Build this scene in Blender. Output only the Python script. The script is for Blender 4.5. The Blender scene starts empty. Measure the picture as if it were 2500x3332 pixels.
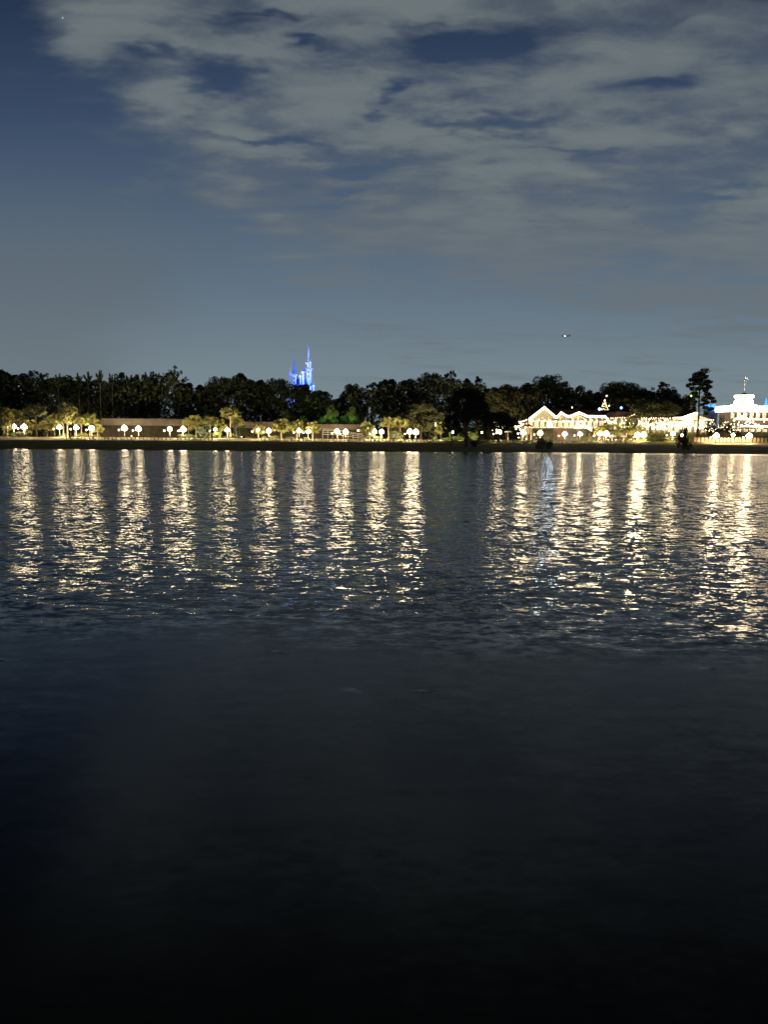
import bpy, math, random
from mathutils import Vector, Matrix, Euler
R = math.radians
random.seed(7)
sc = bpy.context.scene
COL = sc.collection

# ------------------------------------------------------------------ camera
F, W0, H0 = 2406.0, 2500.0, 3332.0          # focal length and size of the photograph, in its pixels
CAM_H, HOR = 5.2, 1392.0
PITCH, ROLL = math.atan((H0/2-HOR)/F), R(0.42)
cam_d = bpy.data.cameras.new('camera')
cam = bpy.data.objects.new('camera', cam_d); COL.objects.link(cam)
cam_d.sensor_fit = 'VERTICAL'; cam_d.sensor_height = 24; cam_d.lens = 24*F/H0
cam_d.clip_start = 0.3; cam_d.clip_end = 30000
CM = Matrix.Rotation(math.pi/2-PITCH, 4, 'X') @ Matrix.Rotation(ROLL, 4, 'Z')
cam.matrix_world = Matrix.Translation((0, 0, CAM_H)) @ CM
sc.camera = cam

def at(px, py, D):
    """the point that stands at depth D (metres of world Y) behind a pixel of the photograph"""
    d = CM.to_3x3() @ Vector(((px-W0/2)/F, -(py-H0/2)/F, -1))
    return Vector((0, 0, CAM_H)) + d*(D/d.y)

# ------------------------------------------------------------------ view
sc.view_settings.view_transform = 'Standard'; sc.view_settings.look = 'None'
sc.view_settings.exposure = 0; sc.view_settings.gamma = 1
sc.render.engine = 'CYCLES'
cy = sc.cycles
cy.use_denoising = True
cy.max_bounces = 4; cy.diffuse_bounces = 2; cy.glossy_bounces = 3; cy.transmission_bounces = 2; cy.transparent_max_bounces = 4
cy.sample_clamp_direct = 0; cy.sample_clamp_indirect = 6
cy.caustics_reflective = False; cy.caustics_refractive = False
cy.use_light_tree = True

# ------------------------------------------------------------------ world: night sky with lit clouds
MOON_EL, MOON_ROT = R(38), R(120)
world = bpy.data.worlds.new('World'); sc.world = world
world.use_nodes = True
nt = world.node_tree; N = nt.nodes; L = nt.links; N.clear()
def setin(sock, v):
    if isinstance(v, bpy.types.NodeSocket): sock.id_data.links.new(v, sock)
    elif v is not None: sock.default_value = v
def mth(nt, op, a, b=None, c=None, clamp=False):
    n = nt.nodes.new('ShaderNodeMath'); n.operation = op; n.use_clamp = clamp
    for i, v in enumerate((a, b, c)):
        if v is not None: setin(n.inputs[i], v)
    return n.outputs[0]
def vmt(nt, op, a, b=None, s=None):
    n = nt.nodes.new('ShaderNodeVectorMath'); n.operation = op
    setin(n.inputs[0], a)
    if b is not None: setin(n.inputs[1], b)
    if s is not None: setin(n.inputs['Scale'], s)
    return n.outputs['Value'] if op in ('LENGTH', 'DOT_PRODUCT', 'DISTANCE') else n.outputs[0]
def mixc(nt, f, a, b):
    n = nt.nodes.new('ShaderNodeMix'); n.data_type = 'RGBA'
    setin(n.inputs['Factor'], f)
    for k, v in ((6, a), (7, b)):
        setin(n.inputs[k], v if isinstance(v, bpy.types.NodeSocket) else (*v, 1))
    return n.outputs[2]
def sstep(nt, v, a, b, lo=0.0, hi=1.0):
    n = nt.nodes.new('ShaderNodeMapRange'); n.interpolation_type = 'SMOOTHSTEP'
    setin(n.inputs[0], v)
    for i, q in enumerate((a, b, lo, hi)): n.inputs[i+1].default_value = q
    return n.outputs[0]
def noise(nt, vec, scale, detail=4, rough=0.5, dist=0.0):
    n = nt.nodes.new('ShaderNodeTexNoise')
    setin(n.inputs['Vector'], vec); n.inputs['Scale'].default_value = scale
    n.inputs['Detail'].default_value = detail; n.inputs['Roughness'].default_value = rough
    n.inputs['Distortion'].default_value = dist
    return n
def comb(nt, x, y, z):
    n = nt.nodes.new('ShaderNodeCombineXYZ')
    for i, v in enumerate((x, y, z)): setin(n.inputs[i], v)
    return n.outputs[0]

tc = N.new('ShaderNodeTexCoord')
sep = N.new('ShaderNodeSeparateXYZ'); L.new(tc.outputs['Generated'], sep.inputs[0])
dx, dy, dz = sep.outputs
dzc = mth(nt, 'MAXIMUM', dz, 0.0)
# direction as slopes: u sideways, v upwards (both relative to the lake's long axis)
dyc = mth(nt, 'MAXIMUM', mth(nt, 'ABSOLUTE', dy), 0.12)
u = mth(nt, 'DIVIDE', dx, dyc); v = mth(nt, 'DIVIDE', dz, dyc)
uv = comb(nt, u, v, 0.0)
# clear night blue, paler towards the glow of the horizon
cr = N.new('ShaderNodeValToRGB'); L.new(v, cr.inputs[0])
el = cr.color_ramp.elements
stops = [(0.0, (.200, .255, .270)), (.08, (.176, .232, .268)), (.18, (.118, .168, .222)), (.28, (.076, .118, .180)),
         (.40, (.040, .067, .126)), (.52, (.021, .038, .079)), (.62, (.008, .014, .030)), (1.0, (.002, .003, .006))]
el[0].position = stops[0][0]; el[0].color = (*stops[0][1], 1)
el[1].position = stops[-1][0]; el[1].color = (*stops[-1][1], 1)
for p, c in stops[1:-1]:
    e = el.new(p); e.color = (*c, 1)
sky_tex = N.new('ShaderNodeTexSky'); sky_tex.sky_type = 'NISHITA'; sky_tex.sun_disc = False
sky_tex.sun_elevation = MOON_EL; sky_tex.sun_rotation = MOON_ROT
skyc = vmt(nt, 'ADD', cr.outputs[0], vmt(nt, 'SCALE', sky_tex.outputs[0], s=0.0006))
# a grey veil low on the left and over the horizon
n_veil = noise(nt, vmt(nt, 'MULTIPLY', uv, (1.5, 3.5, 1)), 2.0, 3).outputs[0]
veil = mth(nt, 'MULTIPLY', sstep(nt, mth(nt, 'ADD', u, mth(nt, 'MULTIPLY', mth(nt, 'SUBTRACT', n_veil, .5), .35)), -.18, -.42), sstep(nt, v, .36, .20))
skyc = mixc(nt, mth(nt, 'MULTIPLY', veil, .50), skyc, (.118, .142, .158))
# flat cloud deck seen in perspective
pz = mth(nt, 'ADD', dzc, 0.10)
pc = comb(nt, mth(nt, 'MULTIPLY', mth(nt, 'DIVIDE', dx, pz), .72), mth(nt, 'MULTIPLY', mth(nt, 'DIVIDE', dy, pz), 1.25), 3.7)
wob = noise(nt, pc, 3.0, 4, .62).outputs['Color']
uvw = vmt(nt, 'ADD', uv, vmt(nt, 'MULTIPLY', vmt(nt, 'SUBTRACT', wob, (.5, .5, .5)), (.34, .13, 0)))
fb = noise(nt, pc, 1.9, 5, .50, .25).outputs[0]
fine = noise(nt, pc, 7.5, 4, .50, .2).outputs[0]
big = noise(nt, pc, .75, 2, .45).outputs[0]
# where the bank of cloud lies: right of a slanting edge, and above the low clear band
edge = mth(nt, 'ADD', u, mth(nt, 'MULTIPLY', v, .66))
edge = mth(nt, 'SUBTRACT', edge, -.100)
cover = sstep(nt, edge, -.12, .16, -.62, .46)
lowfade = sstep(nt, mth(nt, 'ADD', v, mth(nt, 'MULTIPLY', u, .12)), .15, .27, -.75, 0.0)
dens = mth(nt, 'ADD', mth(nt, 'ADD', cover, lowfade), mth(nt, 'MULTIPLY', mth(nt, 'SUBTRACT', fb, .5), 2.3))
dens = mth(nt, 'ADD', dens, mth(nt, 'MULTIPLY', mth(nt, 'SUBTRACT', fine, .5), 1.1))
sepw = N.new('ShaderNodeSeparateXYZ'); L.new(uvw, sepw.inputs[0])
def gauss(cx, cy, wx, wy, amp):
    a = mth(nt, 'DIVIDE', mth(nt, 'SUBTRACT', sepw.outputs[0], cx), wx)
    b = mth(nt, 'DIVIDE', mth(nt, 'SUBTRACT', sepw.outputs[1], cy), wy)
    q = mth(nt, 'ADD', mth(nt, 'MULTIPLY', a, a), mth(nt, 'MULTIPLY', b, b))
    return mth(nt, 'MULTIPLY', mth(nt, 'EXPONENT', mth(nt, 'MULTIPLY', q, -1.0)), amp)
def uvof(px, py):
    p = at(px, py, 1.0) - Vector((0, 0, CAM_H)); return p.x, p.z
# openings (-) and banks (+) of the deck
for px, py, wx, wy, amp in [(1560, 120, 190, 62, -.95), (690, 230, 120, 52, -.9), (500, 190, 50, 40, -.5), (960, 105, 150, 16, -.8), (1310, 305, 48, 30, -.9),
                            (2110, 270, 150, 34, -1.0), (1640, 405, 190, 30, -.85), (880, 450, 170, 17, -.8), (1180, 520, 120, 26, -.75),
                            (1850, 490, 200, 14, -.55), (1050, 620, 130, 16, -.55), (1950, 20, 120, 22, -.2), (1450, 15, 120, 20, -.5), (800, 10, 150, 14, -.6),
                            (1520, 560, 90, 12, -.4), (2380, 590, 140, 14, -.4), (700, 60, 60, 30, -.3), (540, 330, 130, 35, .45), (330, 180, 190, 45, .5), (620, 130, 190, 60, .25), (800, 500, 120, 20, .5),
                            (900, 710, 130, 22, .65), (380, 15, 130, 22, .3), (1500, 700, 260, 60, .2), (1100, 260, 190, 80, .35), (1900, 190, 260, 60, .35),
                            (30, 0, 150, 160, -.5), (1700, 760, 120, 20, .35)]:
    cx, cy_ = uvof(px, py)
    dens = mth(nt, 'ADD', dens, gauss(cx, cy_, wx/F*.95, wy/F*1.05, amp))
streak = noise(nt, vmt(nt, 'ADD', vmt(nt, 'MULTIPLY', uvw, (3.2, 13, 1)), (5, 3, 1)), 2.0, 4, .55, .3).outputs[0]
dens = mth(nt, 'ADD', dens, mth(nt, 'MULTIPLY', mth(nt, 'SUBTRACT', streak, .5), 1.15))
cl = sstep(nt, dens, -.42, .62)
thick = sstep(nt, mth(nt, 'ADD', dens, mth(nt, 'MULTIPLY', mth(nt, 'SUBTRACT', big, .5), 1.6)), .05, 1.15)
thick = mth(nt, 'MULTIPLY_ADD', mth(nt, 'SUBTRACT', fine, .5), .9, thick, clamp=True)
ccol = mixc(nt, thick, (.100, .124, .156), (.172, .205, .208))
ccol = mixc(nt, sstep(nt, v, .35, .18), ccol, (.140, .168, .190))
ccol = mixc(nt, sstep(nt, v, .58, .85), ccol, (.022, .028, .026))
final = mixc(nt, mth(nt, 'MULTIPLY', cl, .84), skyc, ccol)
# one faint star
sp = (at(203, 58, 1.0)-Vector((0, 0, CAM_H))).normalized()
star = sstep(nt, vmt(nt, 'DISTANCE', tc.outputs['Generated'], tuple(sp)), .0013, .0006)
final = vmt(nt, 'ADD', final, vmt(nt, 'SCALE', (.22, .25, .28), s=star))
bg = N.new('ShaderNodeBackground'); L.new(final, bg.inputs[0]); bg.inputs[1].default_value = 1.0
wo = N.new('ShaderNodeOutputWorld'); L.new(bg.outputs[0], wo.inputs[0])
world.cycles.sampling_method = 'MANUAL'; world.cycles.sample_map_resolution = 512

moon = bpy.data.lights.new('moonlight', 'SUN'); moon.energy = 0.03; moon.angle = R(2); moon.color = (.85, .92, 1)
mo = bpy.data.objects.new('moonlight', moon); COL.objects.link(mo)
mo.rotation_euler = Euler((R(90)-MOON_EL, 0, math.pi-MOON_ROT), 'XYZ')

# ------------------------------------------------------------------ materials
M = {}
def mat(name, col, rough=.8, var=0.25, vscale=1.0, spec=.3, metal=0, objrand=0.0, col2=None, trans=0.0):
    m = bpy.data.materials.new(name); m.use_nodes = True
    t = m.node_tree; b = t.nodes['Principled BSDF']
    b.inputs['Roughness'].default_value = rough; b.inputs['Metallic'].default_value = metal
    b.inputs['Specular IOR Level'].default_value = spec
    tcn = t.nodes.new('ShaderNodeTexCoord')
    nz = noise(t, tcn.outputs['Object'], vscale, 4, .6).outputs[0]
    c2 = col2 or tuple(c*(1-var) for c in col)
    c1 = tuple(min(1, c*(1+var*.6)) for c in col)
    c = mixc(t, sstep(t, nz, .32, .68), c2, c1)
    if objrand:
        oi = t.nodes.new('ShaderNodeObjectInfo')
        k = mth(t, 'MULTIPLY_ADD', oi.outputs['Random'], 2*objrand, 1-objrand)
        c = vmt(t, 'SCALE', c, s=k)
    t.links.new(c, b.inputs['Base Color'])
    M[name] = m
    return m
def emit(name, col, strength):
    m = bpy.data.materials.new(name); m.use_nodes = True
    b = m.node_tree.nodes['Principled BSDF']
    b.inputs['Base Color'].default_value = (.8, .8, .8, 1)
    b.inputs['Emission Color'].default_value = (*col, 1); b.inputs['Emission Strength'].default_value = strength
    M[name] = m
    return m
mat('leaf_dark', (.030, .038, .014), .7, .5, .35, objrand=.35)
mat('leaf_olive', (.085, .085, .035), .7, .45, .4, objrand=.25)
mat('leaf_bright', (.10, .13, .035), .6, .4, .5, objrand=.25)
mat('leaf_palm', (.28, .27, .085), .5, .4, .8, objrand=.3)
mat('bark', (.12, .085, .055), .9, .4, 3)
mat('palm_bark', (.24, .18, .12), .9, .35, 4)
mat('white_bark', (.12, .11, .09), .9, .3, 3)
mat('iron', (.05, .055, .05), .5, .2, 5, metal=.4)
mat('timber', (.09, .06, .035), .85, .4, 4)
mat('white_paint', (.78, .76, .70), .5, .08, 2)
mat('cream_paint', (.36, .31, .20), .6, .15, 1)
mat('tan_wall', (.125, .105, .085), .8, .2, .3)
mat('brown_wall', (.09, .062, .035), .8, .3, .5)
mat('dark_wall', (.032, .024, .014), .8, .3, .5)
mat('pink_wall', (.24, .14, .12), .8, .15, .5)
mat('grey_wall', (.10, .10, .095), .8, .15, .5)
mat('red_roof', (.085, .035, .025), .7, .3, .6)
mat('stone', (.62, .62, .66), .7, .12, .5)
mat('blue_slate', (.06, .16, .55), .5, .2, .5)
mat('beige_panel', (.55, .45, .30), .7, .15, 1)
mat('cloth', (.7, .66, .6), .8, .1, 2)
mat('glass_dark', (.02, .02, .025), .15, .2, 2, spec=.5)
LAMP = (1, .79, .48)
emit('lamp_glow', LAMP, 34)
emit('added_dot_glow', (1, .86, .62), 7)
emit('bulb_glow', (1, .78, .46), 7)
emit('edge_glow', (1, .82, .55), 8.5)
emit('dome_glow', (1, .74, .44), 13)
emit('bulb_soft', (1, .74, .40), 8)
emit('window_glow', (1, .70, .34), .7)
emit('warm_dim_glow', (1, .62, .28), .45)
emit('flood_glow', (.55, .78, 1), 70)
emit('blue_bulb', (.10, .30, 1), 14)
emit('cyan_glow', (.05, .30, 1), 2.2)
emit('red_glow', (1, .12, .05), 3)
emit('plane_glow', (1, .9, .75), 14)

# ------------------------------------------------------------------ mesh helpers
class MB:
    def __init__(s): s.v = []; s.f = []
    def add(s, vs, fs):
        o = len(s.v); s.v += [tuple(p) for p in vs]; s.f += [tuple(i+o for i in q) for q in fs]
    def box(s, x0, x1, y0, y1, z0, z1):
        s.add([(x0,y0,z0),(x1,y0,z0),(x1,y1,z0),(x0,y1,z0),(x0,y0,z1),(x1,y0,z1),(x1,y1,z1),(x0,y1,z1)],
              [(3,2,1,0),(4,5,6,7),(0,1,5,4),(1,2,6,5),(2,3,7,6),(3,0,4,7)])
    def lathe(s, prof, c=(0,0,0), n=12):
        cx, cy, cz = c; vs = []; fs = []
        for r, z in prof:
            for i in range(n):
                a = 2*math.pi*i/n; vs.append((cx+r*math.cos(a), cy+r*math.sin(a), cz+z))
        for k in range(len(prof)-1):
            for i in range(n):
                j = (i+1) % n; fs.append((k*n+i, k*n+j, (k+1)*n+j, (k+1)*n+i))
        fs.append(tuple(range(n))[::-1]); fs.append(tuple((len(prof)-1)*n+i for i in range(n)))
        s.add(vs, fs)
    def tube(s, pts, rad, n=6):
        pts = [Vector(p) for p in pts]; vs = []; fs = []
        for k, p in enumerate(pts):
            d = (pts[min(k+1, len(pts)-1)]-pts[max(k-1, 0)])
            if d.length < 1e-6: d = Vector((0,0,1))
            d.normalize()
            a = d.orthogonal().normalized(); b = d.cross(a)
            r = rad[k] if isinstance(rad, (list, tuple)) else rad
            for i in range(n):
                t = 2*math.pi*i/n; vs.append(p+a*(r*math.cos(t))+b*(r*math.sin(t)))
        for k in range(len(pts)-1):
            for i in range(n):
                j = (i+1) % n; fs.append((k*n+i, k*n+j, (k+1)*n+j, (k+1)*n+i))
        fs.append(tuple(range(n))[::-1]); fs.append(tuple((len(pts)-1)*n+i for i in range(n)))
        s.add(vs, fs)
    def octa(s, c, r):
        x, y, z = c
        s.add([(x+r,y,z),(x-r,y,z),(x,y+r,z),(x,y-r,z),(x,y,z+r),(x,y,z-r)],
              [(0,2,4),(2,1,4),(1,3,4),(3,0,4),(2,0,5),(1,2,5),(3,1,5),(0,3,5)])
    def prism(s, pts, y0, y1):
        """outline given as (x, z), from y0 to y1"""
        n = len(pts)
        s.add([(x, y0, z) for x, z in pts]+[(x, y1, z) for x, z in pts],
              [tuple(range(n)), tuple(range(2*n-1, n-1, -1))]+[(i, i+n, (i+1) % n+n, (i+1) % n) for i in range(n)])
    def leaf(s, c, a, b):
        s.add([c-a, c+b*.5, c+a, c-b*.5], [(0,1,2,3)])
    def mesh(s, name, m):
        me = bpy.data.meshes.new(name); me.from_pydata(s.v, [], s.f); me.materials.append(M[m] if isinstance(m, str) else m)
        me.update(); return me
    def build(s, name, m, parent=None, loc=None, smooth=False):
        me = s.mesh(name, m); o = bpy.data.objects.new(name, me); COL.objects.link(o)
        if smooth: me.shade_smooth()
        if parent: o.parent = parent
        if loc is not None: o.location = loc
        return o
def tag(o, label, cat, group=None):
    o['label'] = label; o['category'] = cat
    if group: o['group'] = group
    return o
def thing(name, label, cat, loc=(0,0,0), group=None):
    o = bpy.data.objects.new(name, None); COL.objects.link(o); o.location = loc
    return tag(o, label, cat, group)
def struct(o, kind='structure'):
    o['kind'] = kind; return o
def copy_tree(o, parent=None):
    c = o.copy(); COL.objects.link(c); c.parent = parent
    for ch in list(o.children): copy_tree(ch, c)
    return c
protos = {}
def place(key, loc, scale, rz, label, cat, group):
    """first use moves the finished thing itself, later uses copy it with its parts"""
    root, used = protos[key]
    if used: root = copy_tree(root)
    protos[key] = (protos[key][0], True)
    root.location = loc; root.scale = scale; root.rotation_euler = (0, 0, rz)
    tag(root, label, cat, group)
    return root
rnd = random.Random(11)
def rv(r=rnd):
    while True:
        p = Vector((r.uniform(-1,1), r.uniform(-1,1), r.uniform(-1,1)))
        if .05 < p.length < 1: return p

# ------------------------------------------------------------------ terrain, water, path
def ss(x, a, b):
    t = min(1, max(0, (x-a)/(b-a))); return t*t*(3-2*t)
def shore(x): return 165+1.2*math.sin(x*.05)+.8*math.sin(x*.13+1)+.5*math.sin(x*.41)
def gz(x, y):
    s0 = shore(x)
    if y < s0: return -3*min(1, (s0-y)/25)-.02
    z = .16*ss(y, s0, s0+2.0)+.03*math.sin(x*.3+y*.2)*ss(y, s0+2, s0+10)
    z += .62*ss(y, 269, 277)
    z += 3.5*ss(x, 78, 106)*ss(y, 280, 293)
    z += 2.5*ss(y, 320, 600)
    return z
xs = [-3000, -1500, -700, -400]+[-260+i*3 for i in range(175)]+[400, 700, 1500, 3000]
ys = [120, 140, 150, 158]+[160.5+i*.75 for i in range(16)]+[174+i*8 for i in range(12)]+[266+i*1.5 for i in range(22)]+[305, 320, 350, 400, 500, 700, 1500, 4000]
g = MB(); nx = len(xs)
g.v = [(x, y, gz(x, y)) for y in ys for x in xs]
g.f = [(j*nx+i, j*nx+i+1, (j+1)*nx+i+1, (j+1)*nx+i) for j in range(len(ys)-1) for i in range(nx-1)]
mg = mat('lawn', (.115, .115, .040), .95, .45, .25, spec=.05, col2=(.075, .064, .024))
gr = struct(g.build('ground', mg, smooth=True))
p = MB(); pxs = [-200+i*3 for i in range(75)]
pys = [258, 263, 269, 271.5, 274, 276.5, 279, 282]
p.v = [(x, y, gz(x, y)+.05) for y in pys for x in pxs]
p.f = [(j*75+i, j*75+i+1, (j+1)*75+i+1, (j+1)*75+i) for j in range(7) for i in range(74)]
mat('path_paving', (.50, .42, .26), .9, .25, .8)
struct(p.build('path', 'path_paving', smooth=True))

wm = bpy.data.materials.new('lake_water'); wm.use_nodes = True
t = wm.node_tree; b = t.nodes['Principled BSDF']
b.inputs['Base Color'].default_value = (.0012, .0030, .0022, 1)
b.inputs['Roughness'].default_value = .05; b.inputs['IOR'].default_value = 1.43
geo = t.nodes.new('ShaderNodeNewGeometry'); P = geo.outputs['Position']
def slope(scale, amp, det, sx=1.0, off=(0,0,0)):
    vv = vmt(t, 'ADD', vmt(t, 'MULTIPLY', P, (sx, 1, 1)), off)
    c = noise(t, vv, scale, det, .5, .0).outputs['Color']
    return vmt(t, 'SCALE', vmt(t, 'SUBTRACT', c, (.5, .5, .5)), s=amp)
sp_ = t.nodes.new('ShaderNodeSeparateXYZ'); t.links.new(P, sp_.inputs[0])
# wind patches lie across the lake; the water near the quay the picture is taken from is sheltered and calm
patch = sstep(t, noise(t, vmt(t, 'MULTIPLY', P, (.30, 1, 1)), .075, 3, .6).outputs[0], .36, .64, .42, 1.2)
patch2 = sstep(t, noise(t, vmt(t, 'MULTIPLY', P, (.22, 1, 1)), .45, 2, .6).outputs[0], .36, .64, .62, 1.25)
calm = sstep(t, mth(t, 'ADD', sp_.outputs[1], mth(t, 'MULTIPLY', sp_.outputs[0], .12)), 16.0, 24.0, .03, 1.0)
gust = mth(t, 'MULTIPLY', sstep(t, noise(t, vmt(t, 'MULTIPLY', P, (.45, 1, 1)), 1.1, 2, .5).outputs[0], .67, .72, 0, .9), sstep(t, sp_.outputs[1], 12.5, 16.0))
calm = mth(t, 'MAXIMUM', calm, gust)
lee = sstep(t, sp_.outputs[1], 151.0, 156.0, 1.0, .10)
s1 = slope(.4, .24, 2, .6)
s2 = slope(2.9, 2.9, 2, .50, (31, 7, 0))
s3 = slope(9.0, 1.9, 1, .55, (11, 57, 0))
amp = mth(t, 'MULTIPLY', mth(t, 'MULTIPLY', mth(t, 'MULTIPLY', patch, patch2), calm), lee)
stot = vmt(t, 'SCALE', vmt(t, 'ADD', s1, vmt(t, 'ADD', s2, s3)), s=amp)
ln_ = vmt(t, 'LENGTH', stot)
SM = .125
k_ = mth(t, 'DIVIDE', SM, mth(t, 'SQRT', mth(t, 'MULTIPLY_ADD', ln_, ln_, SM*SM)))
stot = vmt(t, 'SCALE', stot, s=k_)
sx_ = t.nodes.new('ShaderNodeSeparateXYZ'); t.links.new(stot, sx_.inputs[0])
t.links.new(mth(t, 'MULTIPLY_ADD', calm, -.14, .195), b.inputs['Roughness'])
# far off, only the wave sides that lean towards the viewer are seen
lean = mth(t, 'MULTIPLY', sstep(t, sp_.outputs[1], 22.0, 110.0, .008, .056), lee)
nrm = vmt(t, 'NORMALIZE', comb(t, mth(t, 'MULTIPLY', sx_.outputs[0], 1.1), mth(t, 'SUBTRACT', sx_.outputs[1], lean), 1.0))
t.links.new(nrm, b.inputs['Normal'])
wmesh = MB(); wmesh.add([(-3000,-400,0),(3000,-400,0),(3000,178,0),(-3000,178,0)], [(0,1,2,3)])
struct(wmesh.build('water', wm))

# ------------------------------------------------------------------ plants
def leafmass(mb, c, rad, n, size, r, squash=1.0):
    for _ in range(n):
        q = rv(r); q = q*(q.length**-.35)
        q.z *= squash
        d = rv(r).normalized(); e = d.cross(rv(r)).normalized()
        s_ = size*r.uniform(.6, 1.4)
        mb.leaf(c+q*rad, d*s_, e*s_)
def limb(mb, a, bb, r0, r1, r, n=4, sag=.12):
    a = Vector(a); bb = Vector(bb); pts = []
    for i in range(n+1):
        k = i/n; q = a.lerp(bb, k)
        if 0 < i < n: q += rv(r)*(bb-a).length*sag*.6
        pts.append(q)
    mb.tube(pts, [r0+(r1-r0)*i/n for i in range(n+1)], 6)
def make_tree(key, seed, H, Wd, kind, leafm, barkm='bark'):
    r = random.Random(seed)
    root = bpy.data.objects.new({'pine': 'pine_tree', 'bamboo': 'plumed_tree'}.get(kind, 'broadleaf_tree'), None); COL.objects.link(root)
    cr_, tr = MB(), MB()
    if kind in ('oak', 'high', 'open'):
        low = H*{'high': .32, 'open': .40}.get(kind, .16)
        tr.tube([(0,0,-.5),(r.uniform(-.3,.3),0,low),(r.uniform(-.6,.6),r.uniform(-.5,.5),H*.55)], [H*.032, H*.022, H*.010])
        for k in range(64):
            a = r.uniform(0, 2*math.pi); h = r.random()**.8
            zz = low+(H-low)*(.06+.84*h)
            prof = math.sin(math.pi*min(1, (.14+.80*h)))**.55
            rr = Wd*.5*prof*math.sqrt(r.uniform(.15, 1))*.86
            c = Vector((rr*math.cos(a), rr*math.sin(a), zz))
            cl_r = Wd*r.uniform(.08, .15)
            if k % 3 == 0: limb(tr, (0, 0, low+(zz-low)*.45), c, H*.010, H*.003, r)
            leafmass(cr_, c, cl_r, 200, .34, r, .75)
    elif kind == 'sparse':
        tr.tube([(0,0,-.5),(.3,0,H*.4),(0,.2,H*.9)], [H*.02, H*.014, H*.004])
        for k in range(52):
            a = r.uniform(0, 2*math.pi); h = r.random()
            zz = H*(.22+.76*h); rr = Wd*.5*math.sin(math.pi*(.18+.72*h))**.6*math.sqrt(r.random())
            c = Vector((rr*math.cos(a), rr*math.sin(a), zz))
            limb(tr, (0, 0, zz*.72), c, H*.006, H*.002, r, 3)
            leafmass(cr_, c, Wd*r.uniform(.05, .10), 50, .33, r, .9)
    elif kind == 'pine':
        tr.tube([(0,0,-.5),(.15,0,H*.3),(-.1,0,H*.6),(.25,0,H*.95)], [H*.024, H*.017, H*.013, H*.005], 8)
        pads = [(.0,.93,.20,.055),(-.10,.88,.16,.05),(.10,.88,.16,.05),(0,.82,.22,.06),(-.24,.83,.08,.035),(.16,.79,.17,.045),(-.12,.78,.15,.04),(-.33,.76,.06,.03),(.28,.74,.10,.035),
                (.02,.72,.13,.045),(-.26,.70,.07,.03),(.12,.69,.12,.03),(-.20,.63,.12,.04),(-.10,.60,.10,.03),(.22,.62,.12,.04),(.34,.58,.12,.04),(.18,.56,.12,.035),(.42,.53,.06,.025),(.28,.51,.10,.03),
                (-.16,.52,.06,.02),(.06,.48,.05,.02),(.16,.44,.10,.03),(.34,.42,.10,.035),(.26,.36,.07,.025)]
        for (x, z, rw, rh) in pads:
            for rep in range(3):
                ox = x*H*.56+r.uniform(-.3,.3)*rw*H*.6; oy = r.uniform(-1, 1)*.13*H
                c = Vector((ox, oy, z*H+r.uniform(-.4,.4)*rh*H))
                if rep == 0: limb(tr, (0, 0, z*H*.93), c, H*.006, H*.002, r, 3)
                for _ in range(130):
                    q = rv(r); d = rv(r).normalized(); e = d.cross(rv(r)).normalized()
                    s_ = .42*r.uniform(.6, 1.4)
                    cr_.leaf(c+Vector((q.x*rw*H*.42, q.y*rw*H*.42, q.z*rh*H*.62)), d*s_, e*s_*.8)
    elif kind == 'bamboo':
        for k in range(26):
            x = r.uniform(-.5, .5)*Wd*.8; y = r.uniform(-.5, .5)*Wd*.6; h = H*r.uniform(.72, 1)
            lean = x*.25+r.uniform(-1, 1)
            pts = [(x*.5, y*.5, -.3), (x*.8, y*.8, h*.5), (x+lean*.4, y, h*.85), (x+lean, y, h)]
            tr.tube(pts, [.11, .09, .05, .02], 4)
            for _ in range(150):
                kk = r.uniform(.15, 1); q = Vector(pts[1]).lerp(Vector(pts[3]), (kk-.3)/.7) if kk > .3 else Vector(pts[0]).lerp(Vector(pts[1]), kk/.3)
                sp_ = (1.25-kk)*1.1
                d = Vector((r.uniform(-.5,.5), r.uniform(-.5,.5), r.uniform(.2,1))).normalized(); e = d.cross(rv(r)).normalized()
                cr_.leaf(q+rv(r)*sp_, d*.55, e*.4)
    tr.build('trunk', barkm, root); cr_.build('crown', leafm, root)
    protos[key] = (root, False)
make_tree('oak1', 1, 26, 17, 'oak', 'leaf_dark')
make_tree('open1', 24, 18, 17, 'open', 'leaf_olive')
make_tree('open2', 25, 18, 15, 'open', 'leaf_olive')
make_tree('open3', 26, 18, 17, 'open', 'leaf_dark')
make_tree('lake', 22, 26, 19, 'high', 'leaf_dark')
make_tree('lake2', 23, 26, 19, 'high', 'leaf_dark')
make_tree('oak2', 2, 26, 19, 'oak', 'leaf_dark')
make_tree('oak3', 3, 26, 15, 'oak', 'leaf_dark')
make_tree('olive1', 4, 18, 17, 'oak', 'leaf_olive')
make_tree('olive2', 5, 18, 15, 'oak', 'leaf_olive')
make_tree('green1', 6, 10, 9, 'oak', 'leaf_bright')
mat('leaf_hall_lit', (.075, .066, .026), .7, .45, .4, objrand=.25)  # lighter than the other oaks: the hall's light is put into the colour
make_tree('oak4', 14, 26, 18, 'oak', 'leaf_hall_lit')
make_tree('oak5', 15, 26, 17, 'oak', 'leaf_hall_lit')
make_tree('airy', 7, 27, 12, 'sparse', 'leaf_dark', 'white_bark')
make_tree('airy2', 8, 22, 12, 'sparse', 'leaf_dark', 'bark')
mat('dark_bark', (.05, .038, .026), .9, .4, 3)
make_tree('pine', 9, 24, 16, 'pine', 'leaf_dark', 'dark_bark')
make_tree('bamboo', 10, 24, 11, 'bamboo', 'leaf_dark')
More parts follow.
